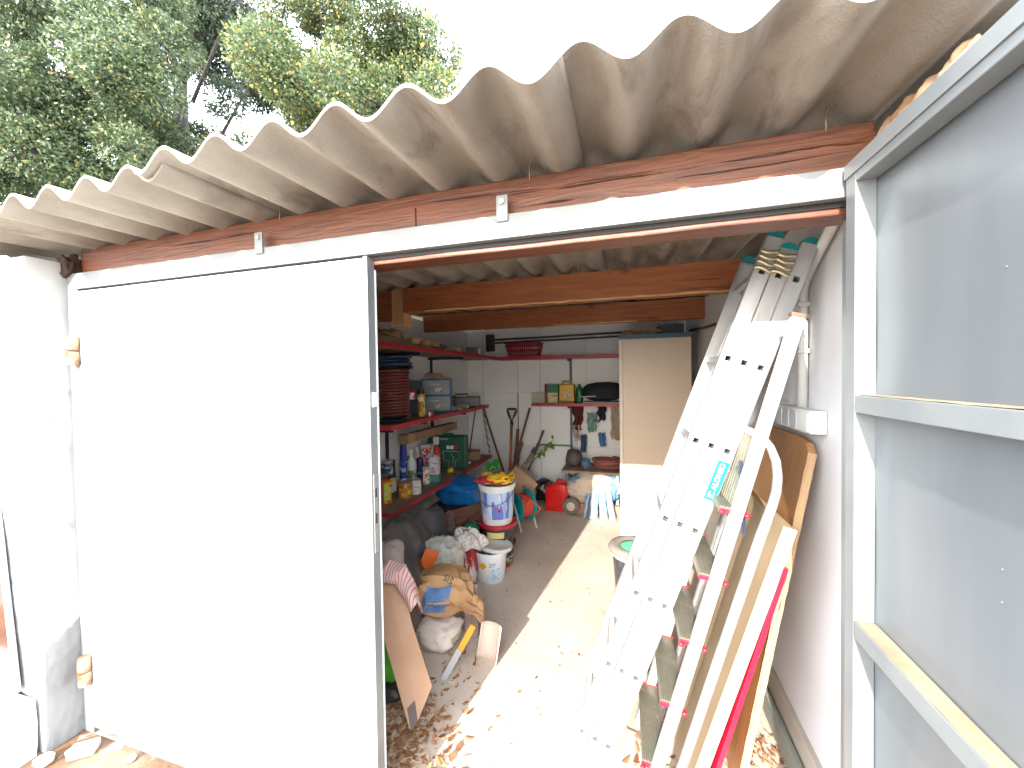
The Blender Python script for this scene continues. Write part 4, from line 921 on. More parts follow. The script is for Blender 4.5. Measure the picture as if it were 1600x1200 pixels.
o = crumple((.26, .22, .27), 61, .2, 3, 4).build("bin_bag", M("black_bag", (.018, .015, .016), rough=.3), smooth=True, loc=(-1.02, 4.83, 0)); tag(o, "black bag slumped on the floor left of the jerrycan", "bag")

# long handled tools leaning in the far left corner
dkw = M_wood("dark_handle", (.17, .075, .045), (.10, .045, .03), axis='Z'); orw = M_wood("orange_handle", (.42, .15, .05), (.28, .09, .03), axis='Z')
def stick(name, label, cat, a, b_, r, mat): return tag(B().tube([Vector(a)-Vector(a), Vector(b_)-Vector(a)], r, 10).build(name, mat, smooth=True, auto=40, loc=a), label, cat)
sh = thing("spade", "garden spade with a black D grip and orange shaft standing upright", "spade", (-1.43, 4.62, .02))
B().tube([(0, .03, .15), (-.012, .22, .96)], .018, 12).build("shaft", orw, sh, smooth=True)
B().tube([(-.012, .22, .93), (-.014, .225, .99)], .022, 10).build("grip_socket", black_p, sh, smooth=True)
B().tube([(-.014, .225, .985), (-.05, .235, 1.06), (-.072, .24, 1.12), (-.070, .242, 1.145), (.040, .242, 1.145), (.046, .24, 1.12), (.022, .235, 1.06)], .016, 10, closed=True).build("d_grip", black_p, sh, smooth=True)
B().grid(lambda u, v: (-.09+.18*u, -.02+.02*math.cos((u-.5)*PI)+.04*v, .30*v), 8, 6).build("spade_blade", M("dull_blade", (.2, .2, .2), rough=.4, metal=.7), sh, smooth=True, solid=.004)
stick("broom_handle", "brown pole slanting down to the right from the middle shelf end", "pole", (-1.42, 4.75, .02), (-1.85, 4.88, 1.18), .014, dkw)
stick("broom_handle", "brown pole slanting up right to the lower back shelf corner", "pole", (-1.52, 4.72, .02), (-1.18, 4.78, 1.19), .015, dkw)
stick("broom_handle", "dark pole end leaning right, in front of the plant", "pole", (-1.32, 4.55, .02), (-.99, 4.70, .92), .016, dkw)
stick("wooden_pole", "short dark handle close to the spade shaft", "handle", (-1.43, 4.80, .02), (-1.375, 4.90, .90), .02, dkw)
stick("wooden_pole", "short stub handle right of the spade shaft", "handle", (-1.50, 4.78, .02), (-1.31, 4.86, .73), .018, dkw)
stick("thin_rod", "thin brown rod standing upright against the back wall seam", "rod", (-1.415, 5.06, .02), (-1.42, 5.08, 1.36), .005, dkw)
stick("thin_rod", "thin brown rod hanging left of the corner on the wall", "rod", (-2.02, 4.80, .62), (-1.98, 4.95, 1.20), .009, dkw)
b = B()
for q in (0, PI): b.tube([(.008*math.cos(t*34+q), .008*math.sin(t*34+q), -.54*t) for t in [i/60 for i in range(61)]], .0055, 6, mi=int(q > 1))
o = b.build("twisted_cord", [M("cord_white", (.6, .6, .58)), M("cord_black", (.02, .02, .02))], smooth=True, loc=(-1.79, 4.72, 1.13), rot=(0, math.radians(-9), 0)); tag(o, "black and white twisted cord hanging below the middle shelf end", "cord")
cx = thing("cardboard_box", "open tan cardboard box tipped up among the tool handles", "box", (-1.33, 4.36, .22), rot=(math.radians(18), math.radians(38), math.radians(12)))
B().box(-.16, .16, -.12, .12, 0, .28).build("box_walls", card, cx, bevel=.002)
for q in ((-.16, -.157, -.12, .12, .28, .42), (-.16, .16, -.123, -.12, .28, .40)): B().box(*q).build("box_flap", card, cx)
o = carton("green_packet", "bright green printed packet poking out of the cardboard box", "packet", -1.50, 4.30, .50, .17, .03, .11, .2, M_print("green_pack_print", (.03, .30, .03), [(.05, .38, .05), (.5, .6, .4)], (22, 22, 30), .18)); o.rotation_euler = (.2, -.35, .2)
o = crumple((.24, .2, .44), 71, .18, 2, 4).build("white_sack", M("white_sack", (.52, .50, .47), (.42, .40, .37), rough=.7), smooth=True, loc=(-1.20, 4.60, 0)); tag(o, "white sack standing behind the tipped cardboard box", "sack")
pg = thing("pruning_saw", "small black saw handle leaning on the white sack", "saw", (-1.20, 4.45, .50), rot=(0, math.radians(35), 0))
B().box(-.02, .02, -.01, .01, 0, .30).build("saw_blade", M("patterned_blade", (.30, .22, .18), (.05, .04, .04), rough=.5, scale=30), pg); B().box(-.03, .03, -.015, .015, .22, .30).build("saw_grip", black_p, pg, bevel=.006)
# plant sprig
sp_ = thing("leafy_branch", "green leafy branch sticking out in front of the back wall", "plant", (-1.16, 4.60, .48))
B().tube([(0, 0, 0), (.06, .0, .13), (.15, .02, .19), (.24, .02, .24), (.30, .02, .34)], [.006, .006, .005, .004, .003], 6).build("stem", M("yellow_stem", (.30, .33, .06)), sp_, smooth=True)
leafg = M("sprig_leaf", (.045, .13, .025), (.09, .2, .04), rough=.4, scale=10)
for i in range(20):
    t_ = .3 + .7*i/19; px_ = .30*t_; pz_ = .05+.29*t_**1.3
    a = random.uniform(0, 2*PI); L = random.uniform(.04, .10)
    d = Vector((math.cos(a)*.8, random.uniform(-.5, .3), math.sin(a)+.2)).normalized()*L; s_ = d.orthogonal().normalized()*L*.3
    B().add([(0, 0, 0), d*.5+s_, d, d*.5-s_, d*.5+Vector((0, -.004, 0))], [(0, 1, 4), (1, 2, 4), (2, 3, 4), (3, 0, 4)]).build("leaf", leafg, sp_, loc=(px_, .02, pz_))

# buckets
def bucket(name, label, x, y, z, r0, r1, h, mat, rim=None, lid=None, label_m=None, lz=(.1, .8), handle=True, rz=0, la=(0, 2*PI)):
    t = thing(name, label, "bucket", (x, y, z), rz)
    R = lambda q: r0+(r1-r0)*q
    B().lathe([(0, 0), (r0-.004, 0), (r0, .005), (r1, h-.01), (r1+.003, h-.01), (r1+.003, h), (r1-.004, h), (r0-.004, .008), (0, .008)], 36).build("bucket_wall", mat, t, smooth=True, auto=45)
    if rim: B().lathe([(R(.86)+.001, h*.86), (R(.86)+.007, h*.865), (R(.9)+.007, h*.9), (r1+.010, h-.008), (r1+.010, h+.003), (r1-.002, h+.003)], 36).build("bucket_rim", rim, t, smooth=True, auto=45)
    if lid: B().lathe([(0, h-.004), (r1*.86, h-.004), (r1*.88, h+.004), (r1+.006, h+.005), (r1+.011, h+.001), (r1+.011, h-.022), (r1+.004, h-.022)], 36).build("lid", lid, t, smooth=True, auto=45)
    if label_m: B().lathe([(R(lz[0])+.0012, h*lz[0]), (R(lz[1])+.0012, h*lz[1])], 36, a0=la[0], a1=la[1]).build("bucket_label", label_m, t, smooth=True)
    if handle:
        b = B().tube([((r1+.006)*math.cos(a), (r1+.006)*math.sin(a)*1.0, h*.9 - .10*abs(math.cos(a-PI*1.5))*1.2) for a in [PI+PI*i/24 for i in range(25)]], .003, 6)
        b.build("wire_handle", wire, t, smooth=True)
    return t
whit_b = M("bucket_white", (.66, .66, .63), (.58, .58, .55), rough=.4, scale=5)
bw_lab = M_print("black_bucket_print", (.03, .026, .025), [(.50, .012, .015), (.025, .02, .02)], (7, 7, 11), .42)
t = bucket("paint_bucket", "lowest black paint bucket under the stack", -1.075, 3.13, 0, .128, .15, .185, black_p, label_m=M_print("green_black_print", (.05, .035, .03), [(.22, .32, .08), (.45, .42, .38), (.03, .02, .02)], (9, 9, 34), .4), handle=False, lid=M("dark_lid", (.06, .03, .03), rough=.4))
B().lathe([(.1275, .0), (.1295, .0), (.1305, .018), (.1290, .018)], 36).build("red_base_ring", red_p, t, smooth=True)
t = bucket("paint_bucket", "black paint bucket with a red lid and yellow label under the white one", -1.06, 3.10, .19, .130, .152, .185, black_p, lid=M("lid_crimson", (.42, .012, .03), rough=.4), label_m=bw_lab, la=(PI*1.0, PI*1.62))
B().lathe([(.1455, .085), (.1485, .135)], 12, a0=PI*1.40, a1=PI*1.72).build("yellow_label", M_print("yel_print", (.55, .45, .18), [(.5, .40, .1)], (14, 14, 20), .4), t, smooth=True)
bl_lab = M_print("blue_stripe_print", (.62, .62, .62), [(.25, .36, .66), (.10, .16, .45), (.40, .50, .70)], (13, 13, 2.6), .40)
t = bucket("paint_bucket", "white bucket with blue striped print and yellow mesh on top", -1.055, 3.08, .380, .125, .150, .325, whit_b, rim=whit_b, label_m=bl_lab, lz=(.16, .84))
B().lathe([(0, 0), (.013, 0), (.013, .003), (0, .003)], 14, mat=Matrix.Rotation(PI/2, 4, 'X')).build("red_dot", red_p, t, loc=(.062, -.128, .13))
b = B(); r_ = random.Random(4)
for q in range(16):
    cx_, cy_ = r_.uniform(-.08, .08), r_.uniform(-.08, .08); R_ = r_.uniform(.025, .055); ph = r_.uniform(0, 6)
    b.tube([(cx_+R_*math.cos(a)*1.3, cy_+R_*math.sin(a), .012+.02*r_.random()+.014*math.sin(2*a+ph)+.004*q*.5) for a in [2*PI*i/14 for i in range(14)]], .010, 6, closed=True)
o = b.build("yellow_rope", M("marigold_rope", (.72, .36, .01), (.80, .48, .02), rough=.7), smooth=True, loc=(-1.06, 3.08, .706)); tag(o, "bundle of marigold yellow rope on the striped bucket", "rope")
o = crumple((.30, .16, .05), 81, .2).build("pink_cloth", M("raspberry_cloth", (.50, .03, .06), rough=.8), smooth=True, loc=(-1.09, 3.05, .704)); tag(o, "raspberry red cloth under the yellow rope", "cloth")
t = bucket("chlorine_pail", "small white pail with an orange hazard diamond and a loose lid", -1.045, 2.88, 0, .108, .128, .235, M("pail_white", (.74, .75, .76), rough=.35), rim=M("pail_white", (.74, .75, .76)), handle=False)
B().lathe([(0, .012), (.112, .012), (.122, .016), (.130, .012), (.132, 0), (.127, -.014), (.124, -.014)], 36).build("lid", M("lid_grey_white", (.62, .63, .63), rough=.35), t, smooth=True, auto=45, loc=(.040, .012, .255), rot=(math.radians(-3), math.radians(5), 0))
B().add([(0, -.001, -.032), (.03, 0, 0), (0, -.001, .032), (-.03, 0, 0)], [(0, 1, 2, 3)]).build("hazard_diamond", M("hazard_orange", (.72, .36, .0), rough=.4), t, loc=(-.022, -.1215, .145), rot=(math.radians(-5), 0, math.radians(-9)))
B().lathe([(.1165, .03), (.1225, .125)], 8, a0=PI*1.62, a1=PI*1.80).build("pale_blue_label", M_print("pale_blue_print", (.30, .50, .60), [(.5, .62, .68)], (60, 60, 60), .4), t, smooth=True)
text("DT", .036, M("navy_ink", (.02, .03, .12)), t, (.052, -.1125, .150), (math.radians(86), 0, math.radians(25)))

# hose reel
hr = thing("hose_reel", "teal hose reel wound with orange red hose on a white stand", "hose reel", (-1.07, 3.92, 0), math.radians(50))
teal_b = M("reel_teal", (.0, .30, .32), (.0, .25, .27), rough=.4)
for sx in (-.085, .085):
    mt_ = Matrix.Translation((sx, 0, .235)) @ Matrix.Rotation(PI/2, 4, 'Y')
    B().lathe([(.03, -.006), (.150, -.006), (.158, 0), (.150, .006), (.03, .006), (.03, -.006)], 32, mat=mt_).build("reel_disc", teal_b, hr, smooth=True, auto=40)
    for k in range(5):
        a = 2*PI*k/5; B().lathe([(0, -.008), (.022, -.008), (.022, .008), (0, .008)], 14, mat=mt_ @ Matrix.Translation((.095*math.cos(a), .095*math.sin(a), 0))).build("disc_boss", M("reel_teal_dark", (.0, .16, .18)), hr)
    B().lathe([(0, -.010), (.022, -.010), (.022, .010), (0, .010)], 14, mat=mt_).build("hub_cap", M("orange_red", (.62, .08, .04)), hr)
    B().tube([(sx*1.15, -.13, .012), (sx*1.15, -.02, .235), (sx*1.15, .10, .40), (sx*1.15, .14, .012)], .009, 8).build("stand_leg", concrete_w, hr, smooth=True)
b = B()
for q in range(4):
    rr = .055+.020*q
    b.tube([(-.072 + .144*(i/120), rr*math.cos(2*PI*i/17), .235+rr*math.sin(2*PI*i/17)) for i in range(121)], .010, 6)
b.tube([(.02, -.09, .30), (-.04, -.12, .36), (-.10, -.05, .385), (-.05, .05, .36)], .010, 6).tube([(-.06, .0, .36), (.05, -.13, .30), (.13, -.16, .22), (.05, -.14, .15)], .010, 6)
b.build("wound_hose", M("tomato_hose", (.58, .07, .03), (.48, .05, .03), rough=.45), hr, smooth=True)

# under shelf heap
o = crumple((.50, .36, .28), 91, .2, 3, 4).build("blue_bag", M("blue_polythene", (.005, .10, .30), (.01, .16, .42), rough=.25, scale=7), smooth=True, loc=(-1.62, 3.62, .30)); tag(o, "crumpled bright blue polythene bag under the lowest shelf", "bag")
o = carton("crate", "dark crate carrying the blue polythene bag", "crate", -1.68, 3.66, 0, .42, .42, .31, 0, M("gloomy_crate", (.05, .035, .03), rough=.8))
for i in range(3):
    o = B().box(-.5, .5, -.045, .045, 0, .035).build("timber_plank", M_wood("brown_plank%d" % i, (.26, .12, .07), (.15, .07, .045)), bevel=.003, loc=(-1.60, 3.20+.0*i, .30-.04*i), rot=(math.radians(35), math.radians(-4), math.radians(50+4*i)))
    o.location.y -= .05*i; o.location.x += .01*i
    tag(o, ("upper brown plank in the heap left of the bucket stack", "middle brown plank in the heap left of the bucket stack", "lower brown plank in the heap left of the bucket stack")[i], "plank", "brown planks under the shelf")
gr = thing("cable_reel", "green rimmed cable reel behind the lace cloth", "cable reel", (-1.30, 3.08, 0), math.radians(20))
mt_ = Matrix.Translation((0, 0, .19)) @ Matrix.Rotation(PI/2, 4, 'X')
B().lathe([(.10, -.01), (.135, -.01), (.142, 0), (.135, .01), (.10, .01), (.10, -.01)], 30, mat=mt_).build("reel_rim", M("kelly_green", (.01, .25, .09), rough=.4), gr, smooth=True, auto=40)
B().lathe([(0, -.006), (.10, -.006), (.10, .006), (0, .006)], 24, mat=mt_).build("reel_face", M("brick_red", (.28, .03, .03)), gr)
B().tube([(-.10, 0, .19), (-.08, .0, .31), (0, 0, .37), (.08, 0, .31), (.10, 0, .19)], .014, 8).build("reel_frame", black_p, gr, smooth=True)
B().box(-.10, .10, -.06, .06, 0, .06).build("reel_foot", black_p, gr, bevel=.006)
dk = M("dark_polythene", (.050, .050, .052), (.085, .083, .084), rough=.32, scale=5)
def drp(u, v):
    y = 2.05 + .80*u; x = -1.50 + .26*v + .03*nz(u*6, v*3); z = .66 - .10*v*v*2.4 - .33*v + .05*nz(u*5, v*4, 2) + .022*math.sin(u*26+2*nz(u*3, v*2)*3)*v - .10*u
    return (x, y-2.45, max(.05, z))
o = B().grid(drp, 70, 40).build("dark_tarpaulin", dk, smooth=True, solid=.003, loc=(0, 2.45, 0)); tag(o, "dark grey plastic tarpaulin draped over the heap by the door", "tarpaulin")
o = crumple((.42, .78, .36), 93, .12, 2, 4).build("filled_sack", M("dim_sack", (.06, .05, .045), rough=.9), smooth=True, loc=(-1.56, 2.45, 0)); tag(o, "dark bulky sack beneath the tarpaulin", "sack")
def ms(u, v): return (.03*nz(v*5, 3) + .02*math.sin(u*3), -.045+.09*u*(1-.3*v), .40*v + .01*nz(u*8))
o = B().grid(ms, 8, 20).build("metal_flashing", M("dull_lead", (.14, .12, .11), (.20, .17, .15), rough=.5, metal=.5), smooth=True, solid=.003, loc=(-1.30, 2.72, .20), rot=(math.radians(8), math.radians(-10), math.radians(60))); tag(o, "bent strip of dull metal flashing standing in the heap", "flashing")
clearb = M("clear_polythene", (.40, .40, .36), (.52, .50, .45), rough=.18, scale=9, c3=(.30, .42, .20), c3lo=.62, c3scale=3)
o = crumple((.34, .28, .38), 95, .17, 2.2, 5, sharp=.8).build("clear_bag", clearb, smooth=True, loc=(-1.32, 2.52, .05)); tag(o, "milky clear plastic bag between the tarpaulin and kraft sack", "bag")
def lace(u, v):
    a = 2*PI*u; r = .03+.12*v + .014*math.sin(a*7)*v
    return (r*math.cos(a)*1.15, r*math.sin(a)*.8, .06 - .10*v**1.6 + .03*nz(math.cos(a)*2, v*4, math.sin(a)*2) + .015*math.sin(a*6)*v)
o = B().grid(lace, 60, 14).build("lace_cloth", M("lace_white", (.62, .58, .54), (.42, .36, .33), rough=.9, scale=60, lo=.45, hi=.55), smooth=True, solid=.003, loc=(-1.20, 2.74, .36)); tag(o, "white lacy cloth bunched on the red and white bag", "cloth")
o = crumple((.17, .16, .38), 97, .10, 2, 4, squash=5).build("striped_bag", M("red_white_bag", (.30, .02, .025), (.36, .03, .03), rough=.45, c3=(.68, .64, .62), c3lo=.56, c3scale=9, stretch=(2, 2, .6)), smooth=True, loc=(-1.205, 2.78, 0)); tag(o, "dark red bag with white streaks left of the white pail", "bag")
o = B().box(-.05, .05, -.005, .005, 0, .15).build("orange_tag", M("neon_orange", (.75, .13, .01), rough=.5), loc=(-1.335, 2.34, .27), rot=(math.radians(-10), math.radians(24), math.radians(25)), bevel=.002); tag(o, "orange plastic wedge showing above the kraft sack", "plastic sheet")
o = crumple((.16, .16, .22), 99, .15).build("grey_bundle", M("dusty_pink_grey", (.34, .28, .26), (.42, .36, .34), rough=.8), smooth=True, loc=(-1.36, 1.98, .42)); tag(o, "dusty grey bundle at the top of the heap beside the door edge", "bundle")
o = crumple((.46, .50, .34), 98, .15, 2, 4).build("filled_sack", M("dim_sack2", (.12, .095, .08), rough=.9), smooth=True, loc=(-1.42, 1.96, 0)); tag(o, "dusty brown sack behind the leaning board", "sack")
# kraft sack, crumpled with blue print
ks = thing("kraft_sack", "crumpled kraft paper sack with a blue printed patch", "sack", (-1.08, 2.14, .16), math.radians(20))
kraft = M("kraft_paper", (.42, .235, .105), (.34, .185, .085), rough=.75, scale=6, bump=.15)
def kb(b_, blue=False): return b_
kb1 = crumple((.36, .26, .25), 101, .20, 2.2, 3, sharp=1.3).build("paper_body", kraft, ks, smooth=True, auto=24, loc=(0, 0, .01))
def flap(u, v):
    return (.02+.22*u, -.06 - .10*v + .02*nz(u*6, v*5), .17 - .06*u - .10*v*u + .03*nz(u*5, v*4, 3))
B().grid(flap, 16, 14).build("torn_flap", kraft, ks, smooth=True, solid=.003)
def bluep(u, v):
    x = -.12+.15*u; zz = .06+.15*v
    return (x + .05*(v-.5), -.128 + .09*max(0, v-.6)**1.3 - .015*math.sin(u*3) + .008*nz(u*5, v*5), zz)
pch = B().grid(bluep, 22, 22).build("blue_patch", M("blue_print", (.05, .12, .27), (.08, .17, .33), rough=.6, scale=14), ks, smooth=True)
tx1 = text("SIS", .055, M("charcoal_ink", (.05, .05, .06)), ks, (.03, -.085, .235), (math.radians(48), math.radians(38), 0))
tx2 = text("40 KG", .026, M("pale_blue_ink", (.4, .5, .6)), ks, (-.04, -.150, .13), (math.radians(88), math.radians(-35), 0))
for q_, of_ in ((pch, .003), (tx1, .005), (tx2, .006)):
    sw_ = q_.modifiers.new('shrink', 'SHRINKWRAP'); sw_.target = kb1; sw_.wrap_method = 'NEAREST_SURFACEPOINT'; sw_.wrap_mode = 'ABOVE_SURFACE'; sw_.offset = of_
o = crumple((.27, .26, .17), 103, .18, 2, 4, sharp=1.).build("white_sack", M("dusty_white_cloth", (.50, .42, .36), (.60, .53, .46), rough=.9, scale=8), smooth=True, loc=(-1.10, 2.08, 0)); tag(o, "dusty whitish cloth sack beneath the kraft sack", "sack")
# brown metal box section
pt = thing("metal_channel", "short brown grooved box section standing on end", "metal channel", (-.925, 2.19, 0), rot=(math.radians(-7), math.radians(-2), math.radians(10)))
chm = M("mauve_brown_metal", (.24, .17, .14), (.32, .24, .20), rough=.45, metal=.3)
B().box(-.042, .042, -.02, .02, 0, .31).build("channel_body", chm, pt, bevel=.003)
for x in (-.03, .0, .03): B().box(x-.003, x+.003, -.0235, -.0203, 0, .31).build("channel_rib", chm, pt)
gu = thing("gutter_piece", "offcut of pale half round gutter standing in the corner", "gutter", (-.765, 1.99, 0), rot=(math.radians(-12), math.radians(5), math.radians(-10)))
B().grid(lambda u, v: (.062*math.cos(PI+PI*u), .055*math.sin(PI*u), .20*v), 16, 6).build("gutter_shell", M("dusty_gutter", (.42, .33, .27), (.50, .42, .35), rough=.7), gu, smooth=True, solid=.004)
fi = thing("flat_trowel", "flat steel tool with a yellow handle lying against the channel", "hand tool", (-.937, 1.815, .008))
B().bar((0, 0, 0), (.063, .075, .120), .036, .005, side=Vector((.6, -.7, .2))).build("steel_blade", M("dull_steel", (.42, .42, .44), rough=.35, metal=.5), fi)
B().bar((.0635, .0755, .121), (.118, .140, .225), .036, .016, side=Vector((.6, -.7, .2))).build("yellow_handle", M("amber_handle", (.62, .30, .02), rough=.5), fi, bevel=.004)
# board leaning by the closed door
bd = thing("leaning_board", "dusty brown board with chipped lower corner leaning by the closed door", "board", (-.944, 1.507, 0))
BP = [(-.268, .145, .557), (-.231, .173, .600), (-.155, .200, .600), (-.08, .152, .402), (.06, .095, .153), (.024, .029, .042), (0, 0, 0), (-.243, .105, .448)]
bn_ = Vector((.35, -.85, .39)).normalized()
b = B(); k = len(BP); vs = [Vector(p) for p in BP] + [Vector(p) - bn_*.018 for p in BP]
b.add(vs, [tuple(range(k)), tuple(range(2*k-1, k-1, -1))] + [(i, (i+1) % k, k+(i+1) % k, k+i) for i in range(k)])
b.build("board_face", M("dusty_board", (.42, .24, .145), (.48, .30, .19), rough=.8, scale=5, c3=(.55, .20, .08), c3lo=.70, c3scale=4), bd, bevel=.002)
STAIN = [Vector(BP[5])*.96, Vector(BP[4])*.97, Vector(BP[4])*.62 + Vector(BP[3])*.30, Vector(BP[6])*.5 + Vector(BP[5])*.55]
B().add([p + bn_*.0015 for p in (Vector(BP[6])*.9+Vector(BP[5])*.1, Vector(BP[5])*.93, Vector(BP[5])*.55+Vector(BP[3])*.22, Vector(BP[5])*.3+Vector(BP[7])*.16)], [(0, 1, 2, 3)]).build("dark_stain", M("dark_felt", (.14, .11, .10), rough=.9), bd)
# pink towel
TT = [(-.34, .12, .60), (-.28, .14, .63), (-.227, .187, .676), (-.154, .207, .653), (-.102, .196, .583), (-.063, .165, .50)]
TB = [(-.34, .08, .57), (-.272, .10, .575), (-.243, .13, .590), (-.179, .150, .575), (-.130, .145, .52), (-.086, .138, .460)]
def tow(u, v):
    q = min(u*5, 4.999); i = int(q); f = q-i; f = f*f*(3-2*f)
    t_ = Vector(TT[i]).lerp(Vector(TT[i+1]), f); b_ = Vector(TB[i]).lerp(Vector(TB[i+1]), f)
    p_ = t_.lerp(b_, v) if v >= 0 else t_
    bulge = .030*math.sin(PI*max(0, v)) + .006*math.sin(u*22+v*4) + .010*nz(u*5, v*3)
    if v < 0: p_ = t_ + Vector((.01, .05, -.12))*(-v)
    return p_ + bn_*bulge
tm = bpy.data.materials.new("striped_towel"); tm.use_nodes = True; n, l = tm.node_tree.nodes, tm.node_tree.links; p = n["Principled BSDF"]; p.inputs["Roughness"].default_value = .9
tc = n.new("ShaderNodeTexCoord"); wv = n.new("ShaderNodeTexWave"); wv.inputs["Scale"].default_value = 22; wv.bands_direction = 'X'; l.new(tc.outputs["Object"], wv.inputs[0])
r = n.new("ShaderNodeValToRGB"); r.color_ramp.elements[0].position = .12; r.color_ramp.elements[1].position = .25; r.color_ramp.elements[0].color = (.50, .13, .15, 1); r.color_ramp.elements[1].color = (.58, .44, .40, 1)
l.new(wv.outputs["Fac"], r.inputs[0]); l.new(r.outputs[0], p.inputs["Base Color"])
o = B().grid(lambda u, v: tow(u, -.6 + 1.6*v), 50, 26).build("striped_towel", tm, smooth=True, solid=.005, loc=(-.929, 1.507, 0)); tag(o, "pink towel with thin red stripes over the top of the brown board", "towel")
o = crumple((.22, .14, .24), 107, .12, 2, 4).build("green_bag", M("lime_bag", (.06, .32, .02), (.09, .40, .04), rough=.4), smooth=True, loc=(-1.19, 1.70, .05)); tag(o, "lime green bag squeezed behind the brown board", "bag")
o = crumple((.12, .12, .08), 108, .1).build("black_object", black_p, smooth=True, loc=(-1.13, 1.66, 0)); o.name = "black_pot"; tag(o, "small black pot on the floor under the lime green bag", "pot")
o = crumple((.16, .14, .24), 109, .2).build("teal_packet", M("murky_teal", (.18, .30, .27), rough=.5), smooth=True, loc=(-1.22, 1.76, .28)); tag(o, "murky teal packet above the lime green bag", "packet")

# rubbish bin with teal lid, behind the ladder
bn = thing("rubbish_bin", "dark bin with a teal centred grey lid half hidden by the ladder", "bin", (.045, 2.80, 0))
B().lathe([(0, 0), (.115, 0), (.125, .01), (.150, .35), (.152, .37), (.145, .37)], 32).build("bin_body", M("speckled_black", (.03, .03, .035), (.10, .10, .11), rough=.4, scale=30, lo=.5, hi=.7), bn, smooth=True, auto=45)
B().lathe([(.100, .372), (.150, .366), (.172, .376), (.180, .395), (.168, .412), (.130, .420), (.098, .408)], 36).build("bin_rim", M("old_grey_rubber", (.19, .165, .14), (.25, .22, .19), rough=.8), bn, smooth=True)
B().lathe([(0, .409), (.07, .410), (.098, .402)], 32).build("bin_lid", M("mint_paint", (.10, .50, .36), (.12, .42, .24), rough=.5, scale=5), bn, smooth=True)
B().lathe([(.153, .345), (.158, .35), (.158, .365), (.153, .368)], 32).build("bin_band", concrete_w, bn, smooth=True)

# stones and leftovers outside
o = B().box(-.045, .045, -.028, .028, 0, .036).build("white_block", plaster, bevel=.005, loc=(-2.255, 1.045, 0), rot=(0, 0, math.radians(38))); tag(o, "small white painted block on the dirt by the left pillar", "block")
for i, (x, y, s, lab) in enumerate(((-2.30, 1.03, .05, "flat pale stone beside the small white block"), (-2.36, .97, .07, "crumbled plaster piece at the foot of the left pillar"), (-2.02, 1.08, .04, "grey pebble under the closed door"))):
    o = crumple((s, s*.8, s*.4), 120+i, .25, 3, 3).build("stone", M("pale_stone", (.50, .44, .37), rough=.9), smooth=True, loc=(x, y, 0)); tag(o, lab, "stone")

# ------------------------------------------------------------------ dry leaves and husks on the floor
def litter():
    vs, fs = [], []; r = random.Random(11)
    def leaf(x, y, s, z=0.002, wide=.4):
        a = r.uniform(0, 2*PI); tilt = r.uniform(-.5, .5); lift = r.uniform(0, .006)
        ca, sa = math.cos(a), math.sin(a); k = len(vs); curl = r.uniform(.1, .5)
        P = [(-s/2, 0, .004), (-s*.15, s*wide/2, 0), (s*.2, s*wide*.42, .002), (s/2, 0, .006), (s*.2, -s*wide*.42, .002), (-s*.15, -s*wide/2, 0), (0, 0, s*.12*curl+.002)]
        for px_, py_, pz_ in P:
            zz = pz_ + py_*tilt*.35 + abs(px_)*.15*curl
            vs.append((x+px_*ca-py_*sa, y+px_*sa+py_*ca, z+lift+max(0, zz)))
        for i in range(6): fs.append((k+6, k+i, k+(i+1) % 6))
    for _ in range(1500):      # drift of husks beside the closed door
        x = -1.10 + .17*r.gauss(0, 1) ; y = 1.40 + .15*r.gauss(0, 1)
        if x < -1.5 or y < 1.13: continue
        leaf(x, y, r.uniform(.02, .055), z=.002+.03*math.exp(-((x+1.08)**2+(y-1.38)**2)/.03)*r.random(), wide=r.uniform(.35, .6))
    for _ in range(70): leaf(r.uniform(-1.0, -.72), r.uniform(1.45, 2.1), r.uniform(.02, .05))
    for _ in range(260): leaf(r.uniform(-1.0, .6), r.uniform(1.2, 4.5), r.uniform(.008, .03))
    for _ in range(160): leaf(.10+.08*r.gauss(0, .7), 1.50+.13*r.gauss(0, 1), r.uniform(.03, .06))
    for _ in range(420): leaf(.54+.07*r.gauss(0, 1), 1.55+.3*r.gauss(0, 1), r.uniform(.02, .045))
    for _ in range(160): leaf(r.uniform(-2.2, -1.2), r.uniform(.6, 1.09), r.uniform(.008, .025), z=.0)
    me = bpy.data.meshes.new("leaf_litter"); me.from_pydata(vs, [], fs)
    o = bpy.data.objects.new("leaf_litter", me); COL.objects.link(o)
    me.materials.append(M_leaf("dry_leaf", (.20, .075, .035), (.48, .27, .14), (.60, .48, .34), .3))
    tag(o, "dry brown leaves and husks drifted on the floor by the doors", "leaf litter", kind="stuff")
litter()

